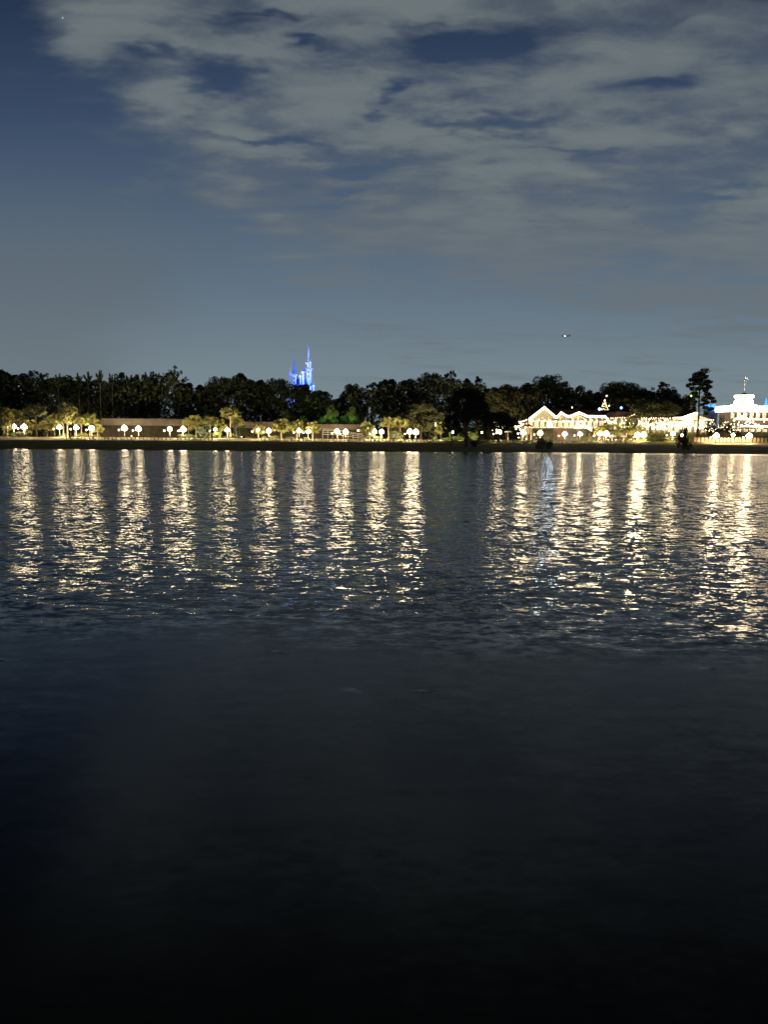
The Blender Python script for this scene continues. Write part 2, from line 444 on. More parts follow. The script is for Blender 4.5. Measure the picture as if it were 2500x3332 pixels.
SZ = {'open1': (18, 17), 'open2': (18, 15), 'open3': (18, 17), 'lake': (26, 19), 'lake2': (26, 19), 'oak4': (26, 18), 'oak5': (26, 17), 'oak1': (26, 17), 'oak2': (26, 19), 'oak3': (26, 15), 'olive1': (18, 17), 'olive2': (18, 15), 'green1': (10, 9), 'airy': (27, 12), 'airy2': (22, 12), 'pine': (24, 16), 'bamboo': (24, 11)}
def tree(key, px, top, wpx, D, label, group, cat='tree'):
    q = at(px, top, D); z0 = gz(q.x, D)-.1
    h = q.z-z0; w = wpx*D/F
    H, Wd = SZ[key]
    sxy = w/Wd
    return place(key, (q.x, D, z0), (sxy, sxy*.9, h/H), rnd.uniform(0, 6.28) if key != 'pine' else 0, label, cat, group)

G = 'tall trees of the dark wood behind the promenade'
back = [  # key, px, top, width, depth, label
 ('oak1', -10, 1190, 130, 318, 'rounded dark tree cut by the left edge of the picture'),
 ('oak3', 62, 1205, 110, 322, 'dark bushy tree above the leftmost pair of lamps'),
 ('airy2', 122, 1208, 90, 312, 'thin crowned tree behind the tall fan palm at far left'),
 ('oak2', 205, 1211, 140, 322, 'wide flat topped dark tree left of the spiky palm tops'),
 ('oak3', 300, 1228, 130, 326, 'dark tree under the spiky palm tops on the left skyline'),
 ('airy2', 392, 1212, 75, 314, 'small thin tree with a ragged flat top left of the plumed trees'),
 ('oak3', 372, 1240, 110, 324, 'low dark tree between the spiky palm tops and the plumed trees'),
 ('bamboo', 440, 1214, 95, 318, 'left plumed tree with upright feathery shoots'),
 ('bamboo', 492, 1204, 95, 322, 'middle plumed tree with one shoot rising highest'),
 ('airy', 566, 1190, 92, 316, 'tall airy tree with pale fine branches standing above the left skyline'),
 ('oak1', 600, 1236, 90, 324, 'dark tree at the right foot of the tall airy tree'),
 ('oak3', 652, 1244, 80, 326, 'low tree in the dip between the airy tree and the rounded grove'),
 ('oak2', 712, 1214, 105, 320, 'round headed tree first after the dip left of the castle'),
 ('oak1', 790, 1205, 105, 318, 'highest round tree left of the blue castle'),
 ('oak3', 842, 1226, 85, 322, 'tree right of the highest round one and left of the castle'),
 ('oak2', 902, 1220, 110, 318, 'broad dark tree hiding the foot of the left castle tower'),
 ('oak1', 985, 1242, 96, 316, 'dark tree in front of the castle walls'),
 ('oak3', 1048, 1262, 90, 320, 'low dark tree just right of the castle foot'),
 ('oak3', 1100, 1288, 70, 322, 'lowest tree in the gap of the skyline right of the castle'),
 ('oak2', 1150, 1238, 90, 318, 'flat topped tree rising right of the skyline gap'),
 ('airy2', 1212, 1246, 80, 324, 'loose tree between the flat topped tree and the pale tuft row'),
 ('oak1', 1262, 1224, 95, 320, 'tufted tree at the left of the level tree row'),
 ('oak3', 1325, 1223, 90, 322, 'tufted tree at the right of the level tree row'),
 ('oak2', 1402, 1200, 110, 316, 'big domed tree highest in the middle of the skyline'),
 ('airy2', 1465, 1208, 65, 322, 'narrow ragged tree just right of the big domed tree'),
 ('oak3', 1522, 1222, 70, 320, 'small headed tree behind the near black lakeside tree'),
 ('airy2', 1557, 1226, 55, 322, 'slim tree standing at the right end of the middle skyline rise'),
 ('oak3', 1600, 1252, 80, 318, 'low dark tree behind the left of the olive oak'),
 ('oak5', 1660, 1246, 90, 322, 'dark tree peeping over the top of the olive oak'),
 ('oak3', 1722, 1236, 80, 322, 'dark tree at the left shoulder of the hill shaped oak'),
 ('oak4', 1786, 1213, 130, 314, 'hill shaped oak rising behind the big lit gable'),
 ('oak5', 1838, 1236, 95, 318, 'right shoulder tree of the hill shaped oak'),
 ('oak5', 1895, 1250, 90, 320, 'dark tree between the hill shaped oak and the dip above the hall roof'),
 ('oak3', 1942, 1268, 70, 322, 'low tree in the dip above the long hall roof'),
 ('oak4', 2005, 1236, 125, 314, 'left half of the wide domed grove above the hall'),
 ('oak5', 2062, 1240, 110, 316, 'right half of the wide domed grove above the hall'),
 ('oak3', 2108, 1260, 70, 318, 'small dark tree between the domed grove and the ragged tree'),
 ('airy2', 2160, 1244, 85, 310, 'ragged topped tree left of the lone pine'),
 ('oak4', 2185, 1262, 80, 312, 'round tree behind the ragged topped tree, left of the pine'),
 ('olive2', 2232, 1284, 80, 306, 'low olive tree touching the left side of the lone pine'),
]
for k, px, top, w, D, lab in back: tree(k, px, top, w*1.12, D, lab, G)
# understorey of the wood: one uncountable mass following the skyline
prof = [(-80,1225)]+[(px, top+14) for _, px, top, *_ in back if True]
prof.sort()
def ptop(px):
    for (a, ta), (b2, tb) in zip(prof, prof[1:]):
        if a <= px <= b2: return ta+(tb-ta)*(px-a)/max(1, b2-a)
    return 1290
wd = MB(); r = random.Random(5)
for _ in range(34000):
    px = r.uniform(-80, 2262); D = r.uniform(304, 340)
    q0 = at(px, ptop(px)+r.uniform(4, 26), D); z0 = gz(q0.x, D)
    z = z0+(q0.z-z0)*(1-r.random()**1.3)
    d = rv(r).normalized(); e = d.cross(rv(r)).normalized(); s_ = r.uniform(.6, 1.1)
    wd.leaf(Vector((q0.x, D, z)), d*s_, e*s_)
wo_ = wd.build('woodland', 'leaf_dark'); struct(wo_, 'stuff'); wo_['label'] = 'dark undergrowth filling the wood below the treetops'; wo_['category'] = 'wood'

# nearer trees
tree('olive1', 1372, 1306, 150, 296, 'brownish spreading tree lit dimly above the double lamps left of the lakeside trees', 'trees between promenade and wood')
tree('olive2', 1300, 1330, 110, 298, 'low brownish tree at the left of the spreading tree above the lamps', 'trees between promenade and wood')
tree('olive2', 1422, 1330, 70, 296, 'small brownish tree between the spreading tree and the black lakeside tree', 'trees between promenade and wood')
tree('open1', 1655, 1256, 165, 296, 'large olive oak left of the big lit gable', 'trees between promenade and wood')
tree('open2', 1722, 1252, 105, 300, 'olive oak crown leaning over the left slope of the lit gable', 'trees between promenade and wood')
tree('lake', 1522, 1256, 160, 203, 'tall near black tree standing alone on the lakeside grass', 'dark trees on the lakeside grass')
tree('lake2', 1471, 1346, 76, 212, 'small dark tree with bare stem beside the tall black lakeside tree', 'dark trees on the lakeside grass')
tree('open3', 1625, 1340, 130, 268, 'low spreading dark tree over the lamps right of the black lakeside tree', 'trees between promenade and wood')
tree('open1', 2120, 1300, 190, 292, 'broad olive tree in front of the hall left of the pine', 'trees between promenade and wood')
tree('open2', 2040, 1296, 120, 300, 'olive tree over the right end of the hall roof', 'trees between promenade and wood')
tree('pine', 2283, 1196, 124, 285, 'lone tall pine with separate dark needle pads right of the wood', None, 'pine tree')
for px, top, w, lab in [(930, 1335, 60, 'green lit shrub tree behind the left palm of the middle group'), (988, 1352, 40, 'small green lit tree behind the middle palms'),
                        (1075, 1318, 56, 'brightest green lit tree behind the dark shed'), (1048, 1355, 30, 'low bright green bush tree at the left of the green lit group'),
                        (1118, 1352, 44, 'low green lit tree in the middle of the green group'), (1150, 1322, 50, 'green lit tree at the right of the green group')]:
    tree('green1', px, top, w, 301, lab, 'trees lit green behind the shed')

# fan palms
def make_palm(key, seed, H=13.0, cr_r=2.9):
    r = random.Random(seed)
    root = bpy.data.objects.new('fan_palm', None); COL.objects.link(root)
    tr = MB(); lean = r.uniform(-.3, .3)
    tr.tube([(0,0,-.3),(lean*.3,0,H*.3),(lean*.7,.1,H*.6),(lean,0,H-cr_r)], [.26, .20, .19, .24], 8)
    tr.tube([(lean,0,H-cr_r-.9),(lean,0,H-cr_r+.2)], [.24, .42], 8)
    tr.build('trunk', 'palm_bark', root)
    cw = MB(); c0 = Vector((lean, 0, H-cr_r+.1))
    for k in range(52):
        a = r.uniform(0, 6.283); e = math.asin(r.uniform(-.72, .98))
        d = Vector((math.cos(a)*math.cos(e), math.sin(a)*math.cos(e), math.sin(e)))
        tip = c0+d*cr_r*r.uniform(.42, .72)
        cw.tube([c0, tip], [.05, .03], 3)
        q1 = d.cross(Vector((0,0,1))).normalized() if abs(d.z) < .98 else Vector((1,0,0))
        q2 = q1.cross(d); ph = r.uniform(0, 3.14); side = q1*math.cos(ph)+q2*math.sin(ph); up = side.cross(d)
        for j in range(9):
            th = (j-4)*.34
            bd = (d*math.cos(th)+side*math.sin(th)).normalized()
            ln = cr_r*.46*r.uniform(.8, 1.1)*(1-.05*abs(j-4))
            wv = bd.cross(up).normalized()*.17
            droop = Vector((0,0,-.22*ln))
            mid = tip+bd*ln*.6
            cw.add([tip, mid+wv, tip+bd*ln+droop, mid-wv], [(0,1,2,3)])
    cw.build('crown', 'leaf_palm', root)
    protos[key] = (root, False)
for i, hh in enumerate((7.2, 7.2, 10, 10, 13)): make_palm('palm%d' % i, 40+i, hh)
GP = 'fan palms along the promenade'
pi = 0
for px, top, crpx, D, lab in [
 (8, 1322, 25, 286, 'fan palm cut by the left edge behind the first lamps'),
 (40, 1326, 24, 290, 'wide headed fan palm above the first pair of lamps'),
 (20, 1354, 16, 278, 'short fan palm low at the left edge'),
 (114, 1311, 27, 277, 'tall fan palm standing alone with a clear round head'),
 (98, 1362, 20, 290, 'small fan palm behind the stem of the lone round headed one'),
 (150, 1366, 22, 287, 'low bright fan palm left of the three lamp group'),
 (174, 1340, 22, 289, 'yellow lit fan palm above the first lamp of the three'),
 (215, 1306, 24, 276, 'tallest fan palm with a dark stem in the three lamp group'),
 (203, 1340, 20, 277, 'dark stemmed palm beside the tallest of the three lamp group'),
 (240, 1334, 22, 289, 'lit fan palm above the middle lamp of the three'),
 (262, 1346, 20, 286, 'fan palm with hanging yellow fronds right of the middle lamp'),
 (290, 1342, 24, 289, 'fan palm above the last lamp of the three'),
 (316, 1374, 17, 286, 'short fan palm at the right end of the three lamp group'),
 (612, 1354, 16, 288, 'leftmost low fan palm right of the second shed'),
 (636, 1346, 22, 289, 'bright fan palm above the dark shrub mound'),
 (682, 1350, 23, 290, 'fan palm behind the dark shrub mound'),
 (716, 1360, 17, 288, 'small fan palm left of the two storey headed palm'),
 (748, 1322, 26, 283, 'highest fan palm of the group right of the second shed'),
 (768, 1350, 18, 286, 'small palm under the highest palm, to its right'),
 (841, 1378, 17, 287, 'little fan palm behind a lamp left of the middle palms'),
 (915, 1358, 26, 281, 'stout fan palm with a white lit trunk, left of the middle lamps'),
 (966, 1364, 20, 285, 'fan palm behind the middle pair of lamps'),
 (1018, 1366, 19, 280, 'fan palm with a lit trunk and fronds spread in a V'),
 (1195, 1368, 19, 287, 'fan palm at the left of the lamps below the brownish tree'),
 (1205, 1388, 14, 283, 'short frond palm leaning left below the brownish tree'),
 (1265, 1354, 24, 288, 'bright fan palm right above the two close lamps'),
 (1304, 1352, 23, 286, 'bright fan palm left of the brightest lamp pair'),
 (1436, 1366, 17, 292, 'yellow green palm left of the small dark lakeside tree'),
 (1950, 1385, 15, 284, 'palm with a brightly lit trunk at the hall terrace, leftmost'),
 (1968, 1380, 17, 285, 'palm with a brightly lit trunk at the hall terrace, second'),
 (1996, 1376, 20, 284, 'leafy palm left of the small parasol on the terrace'),
 (2036, 1374, 20, 285, 'leafy palm between the two terrace parasols'),
 (2082, 1384, 20, 284, 'palm over the bright twin lamps left of the hedge'),
 (2058, 1350, 18, 288, 'taller palm with a pale stem left of the bright twin lamps'),
]:
    q = at(px, top, D); z0 = gz(q.x, D)-.1; h = q.z-z0; w = crpx*1.32*D/F
    s_ = w/2.9; ki, hh = (pi % 2, 7.2) if h < 8.6 else (2+pi % 2, 10) if h < 11.6 else (4, 13)
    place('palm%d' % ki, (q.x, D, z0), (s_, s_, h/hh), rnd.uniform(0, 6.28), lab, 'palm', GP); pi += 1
def uplight(px, D=273.0, e=260, z=.5, py=1430):
    l = bpy.data.lights.new('uplight', 'SPOT'); l.energy = e*9; l.spot_size = R(115); l.spot_blend = .5; l.color = (1, .84, .52); l.shadow_soft_size = .25
    o = bpy.data.objects.new('uplight', l); COL.objects.link(o); x = xat(px, D)
    o.location = (x, D, gz(x, D)+z); o.rotation_euler = (R(180-52), 0, 0)
def xat(px, D): return at(px, 1380, D).x
for px, e in [(178,600),(212,500),(243,700),(270,600),(300,800),(322,500),(618,700),(640,800),(684,600),(722,800),(752,600),(845,300),(912,700),(962,500),(1016,500),(1196,700),(1238,600),(1262,800),(1304,800),(1436,600),(1440,900),(1470,900),(1500,900),(1545,700),
              (20,160),(48,160),(1946,500),(1972,500),(2000,120),(2036,120),(2060,200),(2090,350)]:
    uplight(px, e=e)
# tall thin palms of the skyline: a bare stem and a tuft of upright fronds
def make_tall(key, seed):
    r = random.Random(seed); H = 26.0
    root = bpy.data.objects.new('tall_palm', None); COL.objects.link(root)
    tr = MB(); tr.tube([(0,0,-.3),(.1,0,H*.4),(0,.1,H*.8)], [.24, .17, .15], 6); tr.build('trunk', 'white_bark', root)
    cw = MB(); c0 = Vector((0, 0, H*.8))
    for k in range(9):
        a = 6.283*k/9+r.uniform(-.3,.3); e = r.uniform(.9, 1.5) if k % 3 else r.uniform(.0, .6)
        ln = H*.22*r.uniform(.6, 1)
        pts = []
        for j in range(8):
            s_ = j/7; pts.append(c0+Vector((math.cos(a)*math.cos(e)*ln*s_*(1+.25*s_), math.sin(a)*math.cos(e)*ln*s_, math.sin(e)*ln*s_-.12*ln*s_*s_)))
        cw.tube(pts, [.10]*7+[.02], 3)
        for j in range(1, 8):
            for _ in range(16):
                d = Vector((r.uniform(-.5,.5), r.uniform(-.5,.5), r.uniform(.2, 1))).normalized(); e_ = d.cross(rv(r)).normalized()
                cw.leaf(pts[j]+rv(r)*.45, d*.4, e_*.25)
    cw.build('crown', 'leaf_dark', root); protos[key] = (root, False)
make_tall('tall0', 61); make_tall('tall1', 62)
for i, (px, top, D, lab) in enumerate([(186, 1214, 303, 'thin pale stemmed palm against the dark wood, farther left'), (254, 1212, 306, 'spiky palm top leaning left on the skyline'),
    (285, 1206, 306, 'spiky palm top with one straight frond left of the tallest spike'), (323, 1202, 302, 'tallest spiky palm with a thin pale stem in front of the wood'),
    (362, 1214, 306, 'spiky palm top with a frond leaning right')]):
    q = at(px, top, D); z0 = gz(q.x, D)-.1
    place('tall%d' % (i % 2), (q.x, D, z0), (.8, .8, (q.z-z0)/26.0), i*1.3, lab, 'palm', 'tall palms on the left skyline')

# shrubs and hedges
def make_shrub(key, seed, m, kind='ball'):
    r = random.Random(seed); o = MB()
    o.tube([(0,0,-.1),(.05,0,.5)], [.07,.04], 5)
    if kind == 'ball':
        for k in range(12):
            a = r.uniform(0, 6.28); rr = .62*math.sqrt(r.random())
            leafmass(o, Vector((rr*math.cos(a), rr*math.sin(a), r.uniform(.25, .75))), .30, 40, .085, r)
    else:
        for k in range(22):
            h = r.random(); a = r.uniform(0, 6.28); rr = (.62*(1-h)+.12)*math.sqrt(r.random())
            leafmass(o, Vector((rr*math.cos(a), rr*math.sin(a), .1+h*.8)), .22, 36, .07, r)
    ob = o.build('shrub', m); protos[key] = (ob, False)
make_shrub('sb', 71, 'leaf_bright'); make_shrub('sd', 72, 'leaf_dark'); make_shrub('cone', 73, 'leaf_dark', 'cone'); make_shrub('so', 74, 'leaf_olive')
for key, px, top, wpx, D, lab in [
 ('sd', 60, 1404, 120, 279, 'long dark shrub below the first lamps'), ('sd', 140, 1398, 90, 280, 'dark mounded shrub right of the lone palm stem'), ('so', 100, 1392, 70, 282, 'brownish lit shrub top behind the lone palm stem'),
 ('sb', 205, 1412, 30, 283, 'bright shrub low behind the dark palm stems'), ('sb', 268, 1408, 34, 283, 'round bright shrub between second and third lamp of the three'), ('sb', 315, 1412, 34, 283, 'round bright shrub under the last lamp of the three'),
 ('sb', 45, 1410, 22, 277, 'small pale shrub under the first lamp'), ('sb', 14, 1405, 30, 279, 'pale shrub at the left edge'),
 ('sb', 610, 1412, 66, 280, 'bright low shrub at the left foot of the palm group'), ('sd', 664, 1378, 66, 278, 'dark mound shaped shrub in front of the bright palms'),
 ('sb', 705, 1400, 34, 281, 'bright shrub right of the dark mound'), ('sd', 782, 1382, 52, 280, 'dark round shrub right of the highest palm'), ('sd', 735, 1420, 60, 277, 'low dark shrub at the foot of the highest palm'),
 ('sb', 806, 1420, 26, 281, 'small bright shrub left of the middle lamps'), ('sb', 858, 1418, 26, 281, 'small bright shrub beneath the single middle lamp'), ('sb', 892, 1416, 40, 280, 'wide bright shrub left of the white trunked palm'),
 ('sb', 945, 1420, 34, 281, 'low bright shrub right of the white trunked palm'), ('sb', 1000, 1422, 26, 280, 'small round shrub left of the V fronded palm'), ('sb', 1040, 1428, 14, 279, 'tiny round shrub right of the V fronded palm'),
 ('so', 1192, 1412, 40, 279, 'brownish shrub at the foot of the leaning palm'), ('sb', 1230, 1418, 36, 282, 'bright shrub under the two close lamps'), ('so', 1295, 1398, 46, 279, 'tall dim shrub left of the brightest lamp pair'),
 ('sd', 1272, 1400, 22, 280, 'narrow dark shrub right of the two close lamps'), ('sb', 1415, 1416, 30, 284, 'bright shrub behind the lawn left of the small dark tree'), ('sb', 1450, 1422, 40, 284, 'bright low shrub behind the small dark tree'),
 ('sb', 1545, 1402, 46, 285, 'yellow lit shrub behind the trunk of the tall black tree'), ('sb', 1478, 1398, 44, 286, 'yellow lit shrub behind the stem of the small dark tree'), ('sb', 1500, 1420, 34, 284, 'bright low shrub between the two lakeside trunks'), ('sd', 1550, 1430, 46, 200, 'dark shrub at the foot of the tall black lakeside tree'),
 ('sd', 1762, 1424, 54, 188, 'dark lakeside shrub below the big gable, left one'), ('sd', 1788, 1430, 34, 186, 'smaller dark lakeside shrub below the big gable'),
 ('cone', 2229, 1390, 62, 184, 'dark pointed shrub standing by the lake in front of the lamps'),
 ('sb', 2118, 1418, 44, 281, 'green clipped hedge block, left of two near the terrace'), ('sb', 2158, 1420, 36, 281, 'green clipped hedge block, right of two near the terrace'),
 ('so', 2352, 1400, 60, 279, 'twiggy lit shrub rising above the balustrade'), ('sd', 2310, 1385, 60, 288, 'dark leafy shrub hung with light dots, left of the domed building'), ('sd', 2372, 1380, 56, 288, 'dark leafy shrub hung with light dots by the domed building steps'),
 ('so', 2400, 1388, 40, 288, 'thin shrub with light dots below the domed building balcony')]:
    q = at(px, top, D); z0 = gz(q.x, D)-.05; h = max(.5, q.z-z0); s_ = wpx*D/F/1.75
    place(key, (q.x, D, z0), (s_, s_, h/1.03), rnd.uniform(0, 6.28), lab, 'shrub', 'shrubs around the promenade')
def hedge(x0, x1, y, z1, label):
    r = random.Random(int(x0*7)); o = MB(); n = int((x1-x0)*70)
    for _ in range(n):
        q = Vector((r.uniform(x0, x1), y+r.uniform(-.5,.5), 0)); z0 = gz(q.x, y)
        q.z = z0+r.random()*(z1-z0)
        d = rv(r).normalized(); e = d.cross(rv(r)).normalized(); o.leaf(q, d*.26, e*.26)
    tag(o.build('hedge', 'leaf_olive'), label, 'hedge', 'hedges below the lit hall')
hedge(at(1735,1400,287).x, at(1815,1400,287).x, 286.5, 4.6, 'dim green hedge under the big lit gable')
hedge(at(1880,1400,287).x, at(1938,1400,287).x, 286.5, 4.2, 'dim green hedge under the hall, left of the lit palm trunks')
hedge(at(2100,1400,287).x, at(2200,1400,287).x, 283.0, 3.4, 'dark hedge below the lawn left of the pointed shrub')

# ------------------------------------------------------------------ lamps
def make_lamp():
    root = bpy.data.objects.new('street_lamp', None); COL.objects.link(root)
    b_ = MB(); b_.lathe([(.24,0),(.24,.12),(.16,.2),(.14,.5),(.09,.6)], n=8); b_.build('base', 'iron', root)
    p_ = MB(); p_.lathe([(.075,.55),(.06,1.6),(.085,1.65),(.055,1.75),(.045,3.2)], n=8); p_.build('pole', 'white_paint', root)
    a_ = MB()
    for k in range(4):
        a = k*math.pi/2+math.pi/4
        a_.tube([(0,0,2.95),(.3*math.cos(a),.3*math.sin(a),2.75),(.5*math.cos(a),.5*math.sin(a),2.85)], .035, 5)
    a_.build('arm', 'iron', root)
    gm = MB(); gm.lathe([(.12,-.44),(.35,-.3),(.46,0),(.35,.3),(.10,.46)], n=8)
    me = gm.mesh('globe', 'lamp_glow'); me.shade_smooth()
    for k in range(5):  # side globes added so the head is as wide as its glare
        o = bpy.data.objects.new('globe', me); COL.objects.link(o); o.parent = root
        a = k*math.pi/2+math.pi/4
        o.location = (0,0,3.72) if k == 4 else (.44*math.cos(a), .44*math.sin(a), 3.28)
    l = bpy.data.lights.new('ground_light', 'SPOT'); l.energy = 3200; l.color = (1, .74, .38); l.spot_size = R(170); l.spot_blend = .05; l.shadow_soft_size = .4
    o = bpy.data.objects.new('ground_light', l); COL.objects.link(o); o.parent = root; o.location = (0, 0, 2.6)
    l = bpy.data.lights.new('lamp_light', 'SPOT'); l.energy = 2600; l.color = (1, .70, .36); l.spot_size = R(160); l.spot_blend = .5; l.shadow_soft_size = .4
    o = bpy.data.objects.new('lamp_light', l); COL.objects.link(o); o.parent = root; o.location = (0, 0, 2.6); o.rotation_euler = (R(45), 0, 0)
    protos['lamp'] = (root, False)
make_lamp()
def make_added_dot():  # added globe on a made-up post, standing for a bright dot
    root = bpy.data.objects.new('added_dot', None); COL.objects.link(root)
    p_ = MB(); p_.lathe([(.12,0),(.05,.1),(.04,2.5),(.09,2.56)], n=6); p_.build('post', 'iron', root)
    q_ = MB(); q_.lathe([(.09,2.56),(.26,2.68),(.34,2.86),(.24,3.06),(.06,3.16)], n=8); q_.build('globe', 'added_dot_glow', root, smooth=True)
    protos['adot'] = (root, False)
make_added_dot()
LD = 280.0
lamps = [(44,1387,'first lamp from the left, over the dark shrubs'),(77,1389,'second lamp from the left, left of the lone palm'),
 (192,1390,'lamp left of the dark palm stems in the group of three'),(247,1391,'middle lamp of the group of three by the palms'),(297,1393,'last lamp of the group of three, above a round shrub'),
 (404,1393,'lamp before the left end of the second shed, left one of two'),(450,1395,'lamp before the left end of the second shed, right one of two'),
 (552,1396,'lamp before the right end of the second shed'),(595,1397,'lamp where the second shed meets the bright palms'),
 (700,1397,'dimmer lamp half hidden behind the dark mounded shrub'),(739,1399,'lamp under the highest palm of the second group'),
 (839,1399,'lamp over small shrubs, left of two before the third shed'),(874,1402,'lamp left of the white trunked palm'),
 (973,1401,'lamp between white trunked palm and V fronded palm, left one'),(1003,1403,'lamp left beside the V fronded palm'),
 (1097,1403,'lamp before the green lit trees, left of its pair'),(1125,1405,'lamp before the green lit trees, right of its pair'),
 (1220,1404,'left one of the two close lamps by the leaning palm'),(1242,1405,'right one of the two close lamps by the leaning palm'),
 (1334,1405,'left one of the touching pair below the brownish tree'),(1354,1406,'right one of the touching pair below the brownish tree'),
 (1625,1406,'lamp under the low spreading tree right of the black tree'),(1704,1408,'lamp left of the big gable, over the yellow lit wall'),
 (1759,1409,'lamp under the big lit gable'),(1839,1412,'lamp before the pink wall of the hall'),(1889,1412,'lamp before the right part of the hall wall'),
 (1953,1411,'left lamp of the pair by the lit palm trunks'),(1974,1411,'right lamp of the pair by the lit palm trunks'),
 (2076,1415,'left lamp of the bright twin by the terrace'),(2096,1415,'right lamp of the bright twin by the terrace'),
 (2192,1411,'lamp left of the dark pointed shrub'),(2333,1417,'lamp behind the left part of the balustrade'),
 (2388,1415,'lamp behind the middle of the balustrade'),(2440,1418,'lamp behind the right part of the balustrade')]
dim = {700, 839, 2388}
for i, (px, py, lab) in enumerate(lamps):
    D = LD - (9 if px > 2300 else 0)
    q = at(px, py, D); z0 = gz(q.x, D)-.03; k = (q.z-z0)/3.38
    sz = (.8 if px in dim else 1.22)*rnd.uniform(.84, 1.12)
    o = place('lamp', (q.x, D, z0), (sz, sz, sz), 0, 'white globe '+lab, 'street lamp', 'globe lamps along the promenade')
    dz_ = (q.z-z0)/sz-3.38                      # the head keeps its shape, only the pole is longer or shorter
    for ch in o.children:
        nm_ = ch.name.split('.')[0]
        if nm_ == 'base': continue
        base_z = {'globe': None, 'arm': 0, 'pole': 0}.get(nm_, None)
        if nm_ == 'pole': ch.scale.z = (3.2+dz_)/3.2
        elif nm_ == 'arm': ch.location.z = dz_
        elif nm_ == 'globe': ch.location.z = (3.28 if abs(ch.location.x) > .01 else 3.72)+dz_
        else: ch.location.z = 2.6+dz_
small = [(24,1391,'left of the first lamp'),(58,1394,'between the first two lamps'),(174,1396,'left of the first lamp of the three by the palms'),(229,1396,'left of the middle lamp of the three by the palms'),  # most dots are ghost images of the lamps, stood up as globes
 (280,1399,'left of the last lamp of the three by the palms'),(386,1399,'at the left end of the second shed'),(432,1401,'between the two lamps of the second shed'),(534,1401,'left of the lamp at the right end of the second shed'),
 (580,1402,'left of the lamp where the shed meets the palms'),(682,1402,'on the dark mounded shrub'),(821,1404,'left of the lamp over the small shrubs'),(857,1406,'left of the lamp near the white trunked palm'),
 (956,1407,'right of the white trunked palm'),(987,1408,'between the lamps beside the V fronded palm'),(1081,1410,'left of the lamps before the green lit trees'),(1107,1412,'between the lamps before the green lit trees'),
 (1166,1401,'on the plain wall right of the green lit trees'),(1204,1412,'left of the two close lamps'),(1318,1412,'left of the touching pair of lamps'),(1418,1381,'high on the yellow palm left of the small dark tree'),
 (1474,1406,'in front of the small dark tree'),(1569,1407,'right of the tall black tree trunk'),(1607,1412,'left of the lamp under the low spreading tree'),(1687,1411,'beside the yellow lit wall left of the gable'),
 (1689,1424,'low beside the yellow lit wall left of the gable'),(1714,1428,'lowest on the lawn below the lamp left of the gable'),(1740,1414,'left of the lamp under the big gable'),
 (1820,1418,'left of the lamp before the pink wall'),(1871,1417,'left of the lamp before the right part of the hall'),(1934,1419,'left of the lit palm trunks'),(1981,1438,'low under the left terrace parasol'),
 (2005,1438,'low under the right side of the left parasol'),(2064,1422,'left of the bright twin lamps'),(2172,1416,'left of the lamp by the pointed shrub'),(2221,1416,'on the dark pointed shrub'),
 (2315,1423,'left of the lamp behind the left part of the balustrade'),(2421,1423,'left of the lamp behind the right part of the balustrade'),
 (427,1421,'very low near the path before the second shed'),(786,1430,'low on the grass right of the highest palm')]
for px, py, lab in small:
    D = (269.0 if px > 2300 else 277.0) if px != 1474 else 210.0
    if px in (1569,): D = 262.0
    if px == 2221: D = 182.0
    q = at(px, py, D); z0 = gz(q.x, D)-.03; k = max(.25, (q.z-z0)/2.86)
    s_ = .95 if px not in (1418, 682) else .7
    place('adot', (q.x, D, z0), (s_, s_, k), 0, 'small added light dot '+lab, 'path light', 'added light dots, mostly lamp ghosts')

# ------------------------------------------------------------------ fences and balustrade
def fence(px0, px1, D, hgt, step, label, m='timber', rails=(.45, .9)):
    a = at(px0, 1430, D).x; b_ = at(px1, 1430, D).x
    root = thing('fence', label, 'fence', (a, D, 0), 'timber fences along the shore')
    post = MB(); post.box(-.11, .11, -.11, .11, -.2, hgt+.1); pm = post.mesh('post', m)
    n = min(99, int((b_-a)/step)); step = (b_-a)/n
    for i in range(n+1):
        o = bpy.data.objects.new('post', pm); COL.objects.link(o); o.parent = root
        o.location = (i*step, 0, gz(a+i*step, D))
    for rz_ in rails:
        rl = MB(); rl.tube([(i*step, -.12, gz(a+i*step, D)+rz_) for i in range(n+1)], .06, 4); rl.build('rail', m, root)
fence(215, 690, 267.5, 1.0, 1.35, 'low dark timber fence before the left palms and second shed')
fence(850, 1430, 267.5, 1.0, 1.35, 'low dark timber fence before the middle palms and green lit trees')
fence(1560, 2050, 267.0, 1.0, 1.35, 'low dark timber fence on the lawn before the gabled hall')
# pale panelled balustrade on the right
a = at(2258, 1430, 276).x; b_ = at(2560, 1430, 276).x
root = thing('balustrade', 'pale panelled balustrade with dark posts before the domed building', 'balustrade', (a, 276, 0))
n = 25; st = (b_-a)/n; z0 = gz(a, 276)
pan = MB()
w_ = st*.5-.17; pts = [(-w_, 0), (w_, 0), (w_, 1.45)]+[(w_*math.cos(q*math.pi/6), 1.45+.3*math.sin(q*math.pi/6)) for q in range(1, 6)]+[(-w_, 1.45)]
pan.prism(pts, -.05, .05); panm = pan.mesh('panel', 'beige_panel')
pos = MB(); pos.box(-.14, .14, -.16, .16, -.3, 1.95); pos.lathe([(.14,1.95),(.16,2.05),(.05,2.15)], n=6); posm = pos.mesh('post', 'timber')
for i in range(n):
    o = bpy.data.objects.new('panel', panm); COL.objects.link(o); o.parent = root; o.location = ((i+.5)*st, 0, gz(a+(i+.5)*st, 276)+.1)
for i in range(n+1):
    o = bpy.data.objects.new('post', posm); COL.objects.link(o); o.parent = root; o.location = (i*st, 0, gz(a+i*st, 276))
